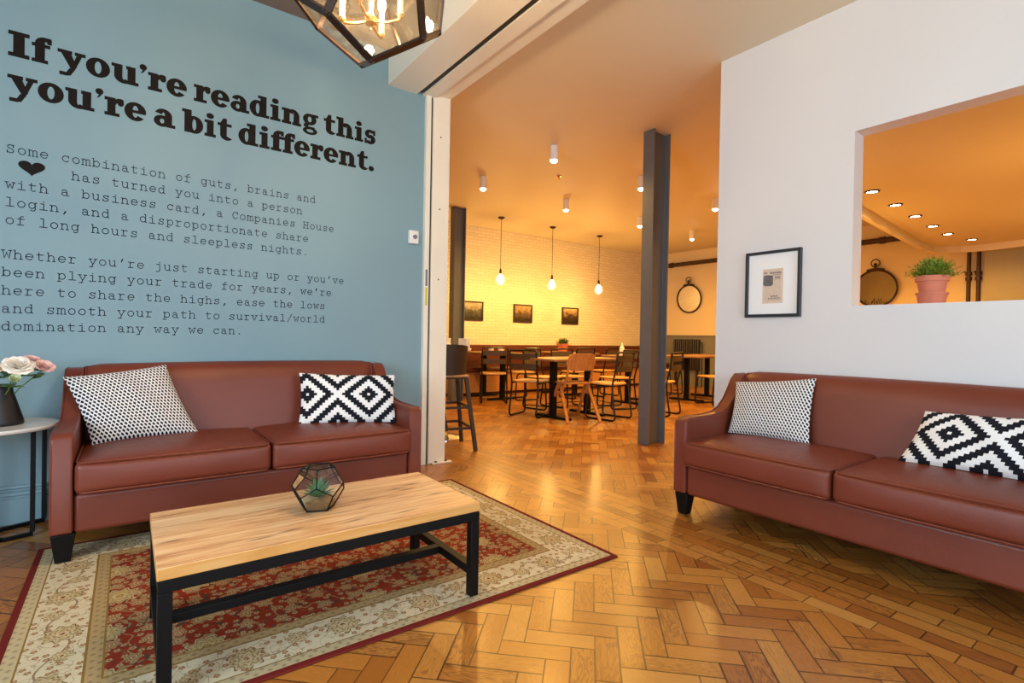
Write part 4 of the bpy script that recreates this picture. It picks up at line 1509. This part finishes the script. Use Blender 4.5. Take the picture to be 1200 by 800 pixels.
t = thing('wall_lettering', 'big black slab-serif heading in two lines on the blue wall', 'lettering', (-.503, YW, 2.186), 0, 'lettering on the blue wall')
heading_line("If you're reading this", 1.935, 2.380, 2.186, t)
heading_line("you're a bit different.", 1.925, 2.186, 2.186, t)
hp = []
for k in range(40):
    a = 2 * PI * k / 40
    hp.append((16 * math.sin(a) ** 3 / 16 * .052, (13 * math.cos(a) - 5 * math.cos(2 * a) - 2 * math.cos(3 * a) - math.cos(4 * a)) / 16 * .042))
hm = MB().prism(hp, 0, T_, lambda x, y, z: (x, -z, y))
tag(hm.build('heart_decal', MAT['vinyl'], None, (-.410, YW, 1.830), smooth=0), 'small black heart on the blue wall among the typewriter lettering', 'decal')

# ------------------------------------------------------------------ columns
def h_column(label, x0, x1, y0, y1):
    cx, cy = (x0 + x1) / 2, (y0 + y1) / 2
    hx, hy = (x1 - x0) / 2, (y1 - y0) / 2
    m = MB()
    tf, tw = .014, .010
    pl = [(-hx, -hy), (-hx + tf, -hy), (-hx + tf, -tw), (hx - tf, -tw), (hx - tf, -hy), (hx, -hy), (hx, hy), (hx - tf, hy), (hx - tf, tw), (-hx + tf, tw), (-hx + tf, hy), (-hx, hy)]
    n = len(pl)
    vs = [(x, y, 0) for x, y in pl] + [(x, y, ZC - .001) for x, y in pl]
    quads = [(0, 1, 2, 9, 10, 11), (2, 3, 8, 9), (3, 4, 5, 6, 7, 8)]
    fs = [tuple(reversed(q_)) for q_ in quads] + [tuple(i + n for i in q_) for q_ in quads] + [(i, (i + 1) % n, n + (i + 1) % n, n + i) for i in range(n)]
    m.add(vs, fs)
    o = m.build('steel_column', MAT['column_grey'], None, (cx, cy, 0), smooth=0, bevel=.003)
    tag(o, label, 'column', 'grey steel columns')


h_column('grey steel I-section column standing in front of the cafe tables', 3.945, 4.19, 3.125, 3.255)
h_column('grey steel I-section column half hidden by the cream post', 3.985, 4.185, 6.88, 7.02)


# ------------------------------------------------------------------ cafe: bench, tables, chairs
t = thing('banquette_bench', 'long bench with oxblood leather back and seat along the brick wall', 'bench', (7.0, YB, 0))
BX = 2.98
b0 = -2.75
MB().box(b0, BX, -.08, -.002, .45, .86).build('backrest', MAT['bench_leather'], t, bevel=.015)
MB().box(b0, BX, -.50, -.082, .395, .475).build('seat', MAT['bench_leather'], t, bevel=.02)
MB().box(b0, BX, -.44, -.02, .05, .392).build('front_panel', MAT['bench_wood'], t, smooth=0)
MB().box(b0, BX, -.41, -.02, 0, .048).build('plinth', MAT['pipe_brown'], t, smooth=0)


def tube_chair():
    t = thing('tubular_chair', 'x', 'chair', (0, 0, 0), 0, 'black tubular chairs with wooden seats')
    W_, r = .19, .0118
    D_ = MAT['dark_tube']
    for s in (-1, 1):
        x = s * W_
        path = [(x, .233, .825), (x, .215, .62), (x * .98, .165, .44), (x, .185, .24), (x, .225, .012), (x, -.215, .012), (x, -.195, .30), (x * .98, -.18, .435), (x * .98, .16, .425)]
        MB().tube(round_path(path, .06, 5), r, 8).build('side_frame', D_, t)
    MB().tube(round_path([(-W_, .234, .78), (-W_, .238, .84), (W_, .238, .84), (W_, .234, .78)], .055, 6), r, 8).build('top_rail', D_, t)
    MB().tube([(-W_, .02, .425), (W_, .02, .425)], .008, 6).build('stretcher', D_, t)
    MB().tube([(-W_, -.213, .10), (W_, -.213, .10)], .007, 6).build('stretcher', D_, t)
    seat = []
    for (x, y) in arc2(0, 0, 1, 1, 0, 360, 32)[:-1]:
        n_ = 5.0
        k = (abs(x) ** n_ + abs(y) ** n_) ** (-1 / n_)
        seat.append((x * k * .195, y * k * .19 - .02))
    m = MB().prism(seat, .436, .456)
    m.build('seat', MAT['seat_wood'], t, bevel=.004)
    for z0, z1 in ((.725, .80), (.60, .675)):
        m = MB()
        n = 8
        vs, fs = [], []
        for i in range(n + 1):
            x = -W_ + .004 + (2 * W_ - .008) * i / n
            bow = .022 * (1 - (2 * i / n - 1) ** 2)
            for (dy, z) in ((-.005, z0), (.005, z0), (.005, z1), (-.005, z1)):
                yy = .215 + (z - .62) * .09 + dy + bow
                vs.append((x, yy, z))
        for i in range(n):
            for j in range(4):
                k = (j + 1) % 4
                fs.append((i * 4 + j, i * 4 + k, i * 4 + 4 + k, i * 4 + 4 + j))
        fs += [(3, 2, 1, 0), (n * 4, n * 4 + 1, n * 4 + 2, n * 4 + 3)]
        m.add(vs, fs)
        m.build('back_slat', MAT['slat_dark'], t)
    return t


chair0 = tube_chair()
HD = math.radians
CH = [  # x, y, rotation (0 = facing -Y), label
    (4.50, 6.52, HD(150), 'black tubular chair pulled up to the cafe table nearest the half-hidden column'),
    (5.12, 6.62, HD(262), 'black tubular chair facing sideways between the column table and the long table'),
    (4.17, 5.19, HD(114), 'black tubular chair at the left end of the long cafe table, nearest the opening'),
    (4.87, 4.49, HD(190), 'black tubular chair beside the brown wooden chair, just left of the tall column'),
    (5.72, 5.12, HD(255), 'black tubular chair at the right end of the long cafe table, behind the column'),
    (5.74, 4.38, HD(195), 'black tubular chair just right of the tall column, before the radiator'),
    (7.42, 4.62, HD(255), 'black tubular chair against the white wall edge, in front of the radiator table'),
    (4.75, 5.62, HD(10), 'black tubular chair at the far side of the long table, behind the brown wooden chair'),
    (5.20, 5.55, HD(-8), 'black tubular chair at the far side of the long table, nearer the tall column'),
    (6.05, 6.32, HD(176), 'black tubular chair with its back to us before the potted plant on the bench table'),
    (6.72, 6.35, HD(184), 'black tubular chair facing the bench, right of the potted plant'),
    (8.00, 5.95, HD(5), 'black tubular chair at the far side of the radiator table'),
]
for i, (x, y, a, lab) in enumerate(CH):
    if i == 0:
        chair0.location, chair0.rotation_euler.z = (x, y, 0), a
        chair0['label'] = lab
    else:
        dup(chair0, (x, y, 0), a, lab)


def cafe_table(label, loc, rotz, lx, ly):
    t = thing('cafe_table', label, 'table', loc, rotz, 'wooden cafe tables on black pedestals')
    MB().box(-lx / 2, lx / 2, -ly / 2, ly / 2, .722, .75).build('tabletop', MAT['cafe_top'], t, bevel=.005)
    for s in (-1, 1):
        x = s * (lx / 2 - .30)
        MB().box(x - .036, x + .036, -.036, .036, .03, .712).build('pedestal', MAT['black_metal'], t, bevel=.004)
        MB().box(x - .04, x + .04, -ly / 2 + .04, ly / 2 - .04, 0, .03).build('foot', MAT['black_metal'], t, bevel=.008)
        MB().box(x - .05, x + .05, -.20, .20, .706, .721).build('top_bracket', MAT['black_metal'], t)
    return t


cafe_table('wooden cafe table end-on to the bench, beside the half-hidden column', (4.84, 7.03, 0), PI / 2, 1.15, .62)
cafe_table('long wooden cafe table in the middle, in front of the brown wooden chair', (4.62, 4.92, 0), HD(4), 1.25, .66)
cafe_table('wooden cafe table by the bench carrying the potted plant', (6.35, 6.95, 0), PI / 2, 1.15, .62)
cafe_table('wooden cafe table in front of the radiator, right of the tall column', (7.95, 5.28, 0), HD(12), 1.5, .66)
cafe_table('wooden cafe table carrying the white bottle, partly behind the tall column', (6.55, 5.45, 0), HD(8), 1.1, .62)

# brown school chair with A-shaped sides
t = thing('school_chair', 'brown wooden chair with A-shaped sides and a solid curved backrest', 'chair', (4.45, 4.70, 0), HD(163))
WD = MAT['school_wood']
for s in (-1, 1):
    x = s * .185
    xb = s * .215
    MB().bar((x, -.015, .45), (xb, -.285, 0), .026, .036, (1, 0, 0)).build('leg', WD, t, bevel=.003)
    MB().bar((x, .015, .45), (xb, .315, 0), .026, .036, (1, 0, 0)).build('leg', WD, t, bevel=.003)
    MB().bar((x, -.09, .33), (x, .10, .33), .022, .034).build('stretcher', WD, t, bevel=.003)
    MB().tube([(s * .165, .02, .33), (s * .165, .16, .52), (s * .165, .235, .80)], [.015, .015, .011], 8).build('back_post', WD, t)
st_ = [(x * .2, y * .19 - .03) for x, y in [((abs(a) ** .45) * (1 if a > 0 else -1), (abs(b) ** .45) * (1 if b > 0 else -1)) for a, b in arc2(0, 0, 1, 1, 0, 360, 32)[:-1]]]
MB().prism(st_, .445, .462).build('seat', MAT['school_wood'], t, bevel=.004)
m = MB()
vs, fs = [], []
n = 10
for i in range(n + 1):
    u = i / n * 2 - 1
    hgt = .090 * (1 - abs(u) ** 6) ** .5 + .015
    for dy, sg in ((-.007, -1), (.007, -1), (.007, 1), (-.007, 1)):
        z = .715 + sg * hgt
        vs.append((u * .195, .205 + (z - .715) * .25 + dy + .03 * (1 - u * u), z))
for i in range(n):
    for j in range(4):
        k = (j + 1) % 4
        fs.append((i * 4 + j, i * 4 + k, i * 4 + 4 + k, i * 4 + 4 + j))
fs += [(3, 2, 1, 0), (n * 4, n * 4 + 1, n * 4 + 2, n * 4 + 3)]
m.add(vs, fs)
m.build('backrest', WD, t, bevel=.003)


# bar stools and a chrome-based high table behind the cream post
def bar_stool(label, loc, rotz):
    t = thing('bar_stool', label, 'stool', loc, rotz, 'gun-metal bar stools with wooden seats')
    G = MAT['gun_metal']
    for sx in (-1, 1):
        for sy in (-1, 1):
            m = MB().bar((sx * .150, sy * .150, .635), (sx * .225, sy * .225, 0), .034, .034)
            m.build('leg', G, t, bevel=.005)
    for z, k in ((.20, .197), (.38, .178)):
        m = MB()
        for a, b in (((-k, -k), (k, -k)), ((k, -k), (k, k)), ((k, k), (-k, k)), ((-k, k), (-k, -k))):
            m.bar((a[0], a[1], z), (b[0], b[1], z), .014, .022)
        m.build('footrest', G, t)
    MB().box(-.165, .165, -.165, .165, .628, .640).build('seat_frame', G, t, bevel=.004)
    MB().box(-.172, .172, -.172, .172, .641, .662).build('seat', MAT['stool_wood'], t, bevel=.008)
    n = 12
    vs, fs = [], []
    for i in range(n + 1):
        a = math.radians(20 + 140 * i / n)
        for r_, z in ((.172, .64), (.182, .64), (.20, .90 + .03 * math.sin(a)), (.19, .90 + .03 * math.sin(a))):
            vs.append((r_ * math.cos(a), r_ * math.sin(a) * .9 + .005, z))
    for i in range(n):
        for j in range(4):
            k = (j + 1) % 4
            fs.append((i * 4 + j, i * 4 + k, i * 4 + 4 + k, i * 4 + 4 + j))
    fs += [(3, 2, 1, 0), (n * 4, n * 4 + 1, n * 4 + 2, n * 4 + 3)]
    MB().add(vs, fs).build('backrest', G, t, smooth=60)
    return t


bar_stool('gun-metal bar stool nearest the cream post', (2.285, 4.07, 0), HD(165))
bar_stool('gun-metal bar stool behind another, next to the chrome table base', (2.42, 4.92, 0), HD(15))
t = thing('high_table', 'round high table on a chrome pedestal behind the bar stool', 'table', (2.50, 4.50, 0))
MB().lathe([(0, 0), (.21, 0), (.21, .008), (.17, .018), (.06, .035), (.034, .06), (0, .06)], 32).build('base', MAT['chrome'], t)
MB().lathe([(0, .05), (.028, .05), (.028, .86), (0, .86)], 20).build('pedestal', MAT['chrome'], t)
MB().lathe([(0, .862), (.27, .862), (.275, .868), (.275, .885), (0, .888)], 40).build('tabletop', MAT['white_plastic'], t)
for x, y, lab in ((2.46, 4.40, 'small white ribbed tealight box on the high table, nearest the cream post'), (2.61, 4.29, 'small white ribbed tealight box at the outer edge of the high table')):
    m = MB()
    for k in range(6):
        m.box(-.042, .042, -.042, .042, k * .016, k * .016 + .0135)
    m.box(-.038, .038, -.038, .038, .0005, .094)
    o = m.build('tealight_holder', MAT['white_ceramic'], None, (x, y, .888), HD(30), bevel=.002)
    tag(o, lab, 'tealight holder', 'white tealight holders')


def mug(label, loc, rz):
    t = thing('coffee_mug', label, 'mug', loc, rz, 'white mugs on the column table')
    MB().lathe([(0, 0), (.034, 0), (.041, .012), (.044, .085), (.041, .085), (.038, .014), (0, .010)], 28).build('cup', MAT['white_ceramic'], t, smooth=60)
    MB().tube([(.043, 0, .07), (.060, 0, .068), (.070, 0, .050), (.062, 0, .030), (.041, 0, .024)], .006, 8).build('handle', MAT['white_ceramic'], t)


mug('white mug seen between the back rails of the tubular chair', (4.72, 6.92, .7505), 1)
mug('white mug with handle at the right edge of the column table', (4.98, 7.02, .7505), 0)


# potted plants
def foliage(mb, c, r, h, n, rnd, lw):
    for k in range(n):
        a = rnd.uniform(0, 2 * PI)
        tilt = rnd.uniform(.05, 1.0)
        d = Vector((math.cos(a) * tilt, math.sin(a) * tilt, rnd.uniform(.55, 1.0) * (1.1 - tilt * .75))).normalized()
        L_ = rnd.uniform(.6, 1.0)
        tip = Vector((d.x * r, d.y * r, d.z * h)) * L_
        b = Vector((rnd.uniform(-.3, .3) * r, rnd.uniform(-.3, .3) * r, 0))
        sd = d.cross(Vector((0, 0, 1)))
        sd = sd.normalized() if sd.length > .01 else Vector((1, 0, 0))
        p0 = Vector(c) + b
        mid = p0 + tip * .55 + Vector((0, 0, h * .10))
        end = p0 + tip
        mb.add([p0 - sd * lw * .3, p0 + sd * lw * .3, mid + sd * lw, mid - sd * lw, end], [(0, 1, 2, 3), (3, 2, 4)])
        for q in range(3):       # side leaflets
            s = .45 + .18 * q
            b2 = p0 + tip * s
            for sg in (-1, 1):
                e2 = b2 + sd * sg * lw * 3.2 + tip * .14 + Vector((0, 0, rnd.uniform(-.1, .15) * h))
                mb.add([b2, b2 + tip * .07 + sd * sg * lw, e2, b2 + tip * .02 + sd * sg * lw * 1.6], [(0, 1, 2), (0, 2, 3)])


t = thing('potted_plant', 'bushy green plant in a terracotta pot on the hatch ledge', 'plant', (XR + .068, .882, 1.2205))
MB().lathe([(0, 0), (.058, 0), (.067, .048), (.071, .048), (.071, .058), (.060, .058), (.052, .01), (0, .008)], 36).build('cachepot', MAT['terracotta'], t, smooth=40)
MB().lathe([(0, .012), (.046, .012), (.066, .118), (.073, .118), (.075, .146), (.068, .148), (.062, .12), (0, .12)], 36).build('pot', MAT['terracotta'], t, smooth=40)
MB().lathe([(0, .121), (.061, .121), (.05, .134), (0, .138)], 24).build('soil', MAT['soil'], t)
fo = MB()
foliage(fo, (0, 0, .13), .125, .135, 230, random.Random(3), .0042)
fo.build('foliage', MAT['leaf'], t, smooth=0)
t = thing('potted_plant', 'small green plant in a terracotta pot on a cafe table by the bench', 'plant', (6.28, 6.92, .7505))
MB().lathe([(0, 0), (.075, 0), (.095, .12), (.105, .12), (.108, .155), (.098, .155), (.09, .125), (0, .12)], 28).build('pot', MAT['terracotta'], t, smooth=40)
fo = MB()
foliage(fo, (0, 0, .12), .16, .15, 120, random.Random(5), .007)
fo.build('foliage', MAT['leaf_dark'], t, smooth=0)
t = thing('sauce_bottle', 'white squeezy bottle on the table at the edge of the tall column', 'bottle', (6.18, 5.44, .7505))
MB().lathe([(0, 0), (.036, 0), (.038, .01), (.038, .11), (.030, .135), (.018, .145), (0, .145)], 24).build('body', MAT['white_plastic'], t)
MB().lathe([(0, .145), (.019, .145), (.016, .165), (.006, .20), (0, .20)], 20).build('nozzle', MAT['white_plastic'], t)

# ------------------------------------------------------------------ pictures on the brick wall
tones = [(srgb(26, 22, 20), srgb(84, 84, 74), srgb(150, 140, 116), srgb(206, 186, 150)), (srgb(30, 20, 14), srgb(88, 66, 44), srgb(150, 118, 80), srgb(196, 160, 112)), (srgb(22, 16, 12), srgb(60, 44, 30), srgb(158, 130, 90), srgb(220, 196, 150))]
for k, (x, lab) in enumerate(((4.93, 'landscape photograph in a dark frame on the brick wall, next to the half-hidden column'), (6.07, 'small dark-framed photograph on the brick wall, middle of three'), (7.30, 'small dark-framed photograph on the brick wall, nearest the tall column'))):
    w_, z0, z1 = .225, 1.288, 1.635
    t = thing('framed_photograph', lab, 'picture', (x, YB, z0), 0, 'pictures on the brick wall')
    h_ = z1 - z0
    f_ = .026
    m = MB()
    m.box(-w_, w_, -.026, 0, 0, f_).box(-w_, w_, -.026, 0, h_ - f_, h_).box(-w_, -w_ + f_, -.026, 0, f_, h_ - f_).box(w_ - f_, w_, -.026, 0, f_, h_ - f_)
    m.build('frame', MAT['frame_brown'], t, smooth=0)
    p = MB()
    a, b = w_ - f_, h_ - f_
    p.add([(-a, -.012, f_), (a, -.012, f_), (a, -.012, b), (-a, -.012, b), (-a, -.004, f_), (a, -.004, f_), (a, -.004, b), (-a, -.004, b)], [(0, 1, 2, 3), (7, 6, 5, 4), (0, 4, 5, 1), (1, 5, 6, 2), (2, 6, 7, 3), (3, 7, 4, 0)])
    p.uv = [(0, 0), (1, 0), (1, 1), (0, 1)] * 2
    p.build('photograph', print_mat('old_photograph', 3.1 + 4.7 * k, tones[k]), t, smooth=0)


# ------------------------------------------------------------------ round mirrors on the far wall
MAT['mirror_dim'] = plain('dim_reflection_silver', (0.42, 0.40, 0.37, 1), 0.06, metal=1.0, noise=0.05)  # silver darkened to stand in for the dimmer reflection in the hatch mirror


def watch_mirror(label, y, z, gm='mirror'):
    t = thing('round_mirror', label, 'mirror', (XF - .028, y, z), 0, 'pocket-watch mirrors on the far wall')
    t.rotation_euler.y = math.radians(-4)
    R = .30
    f = lambda a, r, d=-.02: (d, r * math.cos(a), r * math.sin(a))
    MB().tube([f(2 * PI * k / 48, R) for k in range(48)], .016, 8, True).build('frame', MAT['bronze'], t)
    disc = MB()
    disc.prism([(R * .97 * math.cos(2 * PI * k / 48), R * .97 * math.sin(2 * PI * k / 48)) for k in range(48)], -.014, -.004, lambda a, b, d: (d, a, b))
    disc.build('mirror_glass', MAT[gm], t, smooth=0)
    m = MB().prism([(-.125, .285), (-.10, .30), (.10, .30), (.125, .285), (.125, .318), (.05, .335), (-.05, .335), (-.125, .318)], -.034, -.003, lambda a, b, d: (d, a, b))
    m.build('crown', MAT['bronze'], t, smooth=0)
    c = MB()
    c.tube([(-.02, 0, .33), (-.02, 0, .385)], .020, 10)
    c.sphere((-.02, 0, .392), .027, 12, 8)
    c.build('winder', MAT['bronze'], t)
    MB().tube([(-.02, .062 * math.cos(2 * PI * k / 24), .415 + .062 * math.sin(2 * PI * k / 24)) for k in range(24)], .009, 6, True).build('ring', MAT['bronze'], t)
    return t


watch_mirror('round pocket-watch mirror on the far wall above the radiator', 6.862, 1.925)
mm = watch_mirror('round pocket-watch mirror seen through the hatch, left of the potted plant', 3.30, 1.925, 'mirror_dim')
sq = MB()
xs = .17
for st in ([(0, .05), (.03, .07), (.02, .02), (.05, .03), (.06, .0)], [(.10, .02), (.13, .05), (.11, .0), (.15, .09), (.15, .0), (.18, .05), (.19, .0), (.215, .09), (.22, .0), (.245, .09), (.25, .0)], [(.28, .04), (.29, .0), (.31, .04), (.32, .0), (.34, .03), (.35, .0)]):
    sq.tube([(-.018, xs - p[0], -.255 + p[1]) for p in st], .005, 5)
sq.build('script_mark', MAT['bronze'], mm)

# ------------------------------------------------------------------ radiator and pipes
t = thing('column_radiator', 'dark cast-iron column radiator on the far wall', 'radiator', (XF - .075, 6.875, 0))
for k in range(12):
    y = -.30 + k * .0545
    m = MB()
    m.box(-.045, .045, y - .018, y + .018, .36, 1.03)
    m.build('radiator_column', MAT['radiator'], t, bevel=.016, bseg=3)
for z in (.42, .96):
    MB().tube([(0, -.33, z), (0, .33, z)], .022, 8).build('header', MAT['radiator'], t)
for y in (-.27, .27):
    MB().box(-.03, .03, y - .015, y + .015, 0, .37).build('foot', MAT['radiator'], t)
MB().tube(round_path([(0, -.33, .96), (0, -.39, .96), (0, -.39, .01)], .03), .014, 8).build('supply_pipe', MAT['radiator'], t)
m = MB().tube([(XF - .10, 2.4, 2.70), (XF - .10, 7.80, 2.70)], .045, 12)
for y in (7.30, 4.9, 3.2):
    m.tube([(XF - .10, y - .04, 2.70), (XF - .10, y + .04, 2.70)], .058, 12)
tag(m.build('ceiling_pipe', MAT['pipe_brown'], None), 'thick dark brown pipe running level along the top of the far wall', 'pipe')
for y, lab in ((2.115, 'dark upright pipe seen through the hatch, nearer the potted plant'), (2.005, 'dark upright pipe seen through the hatch, beside the tan wall')):
    m = MB().tube([(0, 0, 0), (0, 0, 2.405)], .026, 12)
    for z in (1.985, 2.06):
        m.tube([(0, 0, z - .025), (0, 0, z + .025)], .040, 12)
    m.tube([(0, 0, 2.06), (0, .05, 2.09)], .012, 8)
    tag(m.build('upright_pipe', MAT['pipe_brown'], None, (XF - .06, y, 0)), lab, 'pipe', 'upright pipes on the far wall')


# ------------------------------------------------------------------ lamps of the cafe
def ceiling_spot():
    t = thing('ceiling_spotlight', 'x', 'lamp', (0, 0, ZC), 0, 'cylinder spotlights on the cafe ceiling')
    MB().lathe([(0, -.002), (.043, -.002), (.043, -.150), (.037, -.150), (.034, -.125), (0, -.125)], 24).build('housing', MAT['white_plastic'], t, smooth=40)
    MB().lathe([(0, -.178), (.018, -.174), (.032, -.162), (.036, -.148), (.0335, -.128), (0, -.128)], 20).build('lamp_face', MAT['spot_on'], t)
    return t


SP = [
    (3.52, 4.07, 'white cylinder spotlight on the cafe ceiling, nearest the beam and highest in view'),
    (3.52, 5.40, 'white cylinder spotlight on the cafe ceiling, nearest the half-hidden column'),
    (5.02, 5.52, 'white cylinder spotlight on the cafe ceiling, above the middle pendant bulb'),
    (5.00, 4.15, 'white cylinder spotlight beside the upper part of the tall column'),
    (6.64, 5.52, 'white cylinder spotlight beside the tall column, lower than its neighbour'),
    (6.56, 4.13, 'white cylinder spotlight on the cafe ceiling at the edge of the white wall'),
    (8.18, 5.60, 'white cylinder spotlight on the cafe ceiling above the round mirror and radiator'),
]
s0 = ceiling_spot()
for i, (x, y, lab) in enumerate(SP):
    if i == 0:
        s0.location = (x, y, ZC)
        s0['label'] = lab
    else:
        dup(s0, (x, y, ZC), 0, lab)
    spot_light('spot_light', (x, y, ZC - .19), P_SPOT, CAFE_COL)
spot_light('spot_light', (8.18, 4.2, ZC - .19), P_SPOT, CAFE_COL)
spk = MB().lathe([(0, 0), (.03, 0), (.03, -.008), (.012, -.014), (.010, -.035), (.018, -.038), (0, -.045)], 16)
tag(spk.build('sprinkler_head', MAT['brass'], None, (4.22, 4.78, ZC)), 'tiny brass sprinkler head on the cafe ceiling', 'sprinkler')

PX = [(4.95, 'bulb pendant above the photograph nearest the half-hidden column'), (6.08, 'bulb pendant in the middle of the row of three'), (7.27, 'bulb pendant nearest the tall column')]
p0 = None
for i, (x, lab) in enumerate(PX):
    y = 7.02
    if p0 is None:
        t = thing('pendant_lamp', lab, 'lamp', (x, y, ZC), 0, 'bulb pendants over the bench')
        MB().lathe([(0, -.001), (.058, -.001), (.058, -.012), (.03, -.03), (0, -.034)], 24).build('ceiling_rose', MAT['bronze'], t)
        MB().tube([(0, 0, -.03), (0, 0, -.86)], .0045, 6).build('cord', MAT['bronze'], t)
        MB().lathe([(0, -.94), (.020, -.94), (.022, -.90), (.016, -.865), (.006, -.85), (0, -.85)], 18).build('lamp_holder', MAT['bronze'], t)
        MB().lathe([(0, -1.125), (.035, -1.118), (.066, -1.09), (.080, -1.045), (.074, -1.005), (.050, -.968), (.024, -.950), (.018, -.938)], 24).build('glass_globe', MAT['glass_pend'], t)
        MB().lathe([(0, -1.095), (.028, -1.086), (.050, -1.045), (.040, -.995), (.014, -.945), (0, -.945)], 14).build('filament', MAT['bulb_pend'], t)
        p0 = t
    else:
        dup(p0, (x, y, ZC), 0, lab)
    point_light('pendant_and_fill_light', (x, y, ZC - 1.20), P_PEND, CAFE_COL, .05)

RC = [(5.50, 1.87, 'nearest the left edge of the hatch'), (6.20, 1.90, 'second from the left edge of the hatch'), (6.90, 1.93, 'third from the left edge of the hatch'), (7.62, 1.96, 'fourth from the left edge of the hatch, brightest'), (8.30, 1.98, 'small one left of the upright pipes'), (8.95, 1.88, 'last one, directly above the upright pipes')]
r0 = None
for i, (x, y, lab) in enumerate(RC):
    lab = 'recessed downlight in the dropped ceiling, ' + lab
    if r0 is None:
        t = thing('recessed_downlight', lab, 'lamp', (x, y, 2.41), 0, 'recessed downlights seen through the hatch')
        MB().lathe([(.045, -.001), (.062, -.001), (.060, -.010), (.047, -.012), (.045, -.001)], 28).build('trim_ring', MAT['bronze'], t)
        MB().lathe([(0, -.006), (.044, -.006), (.044, -.001), (0, -.001)], 24).build('lamp_face', MAT['spot_on'], t)
        r0 = t
    else:
        dup(r0, (x, y, 2.41), 0, lab)
    spot_light('downlight_light', (x, y, 2.41 - .02), P_RECESS, CAFE_COL)
for x, y in ((5.5, .2), (7.2, .2), (5.5, -1.4), (7.2, -1.4)):
    spot_light('downlight_light', (x, y, 2.39), P_RECESS, CAFE_COL)
for x, y in ((5.2, .5), (7.6, .4), (7.4, 3.4), (6.4, 2.4)):  # added out-of-view fill lights that brighten the dropped ceiling; no pendants hang here
    point_light('pendant_and_fill_light', (x, y, 1.45), P_PEND * .55, CAFE_COL, .08)
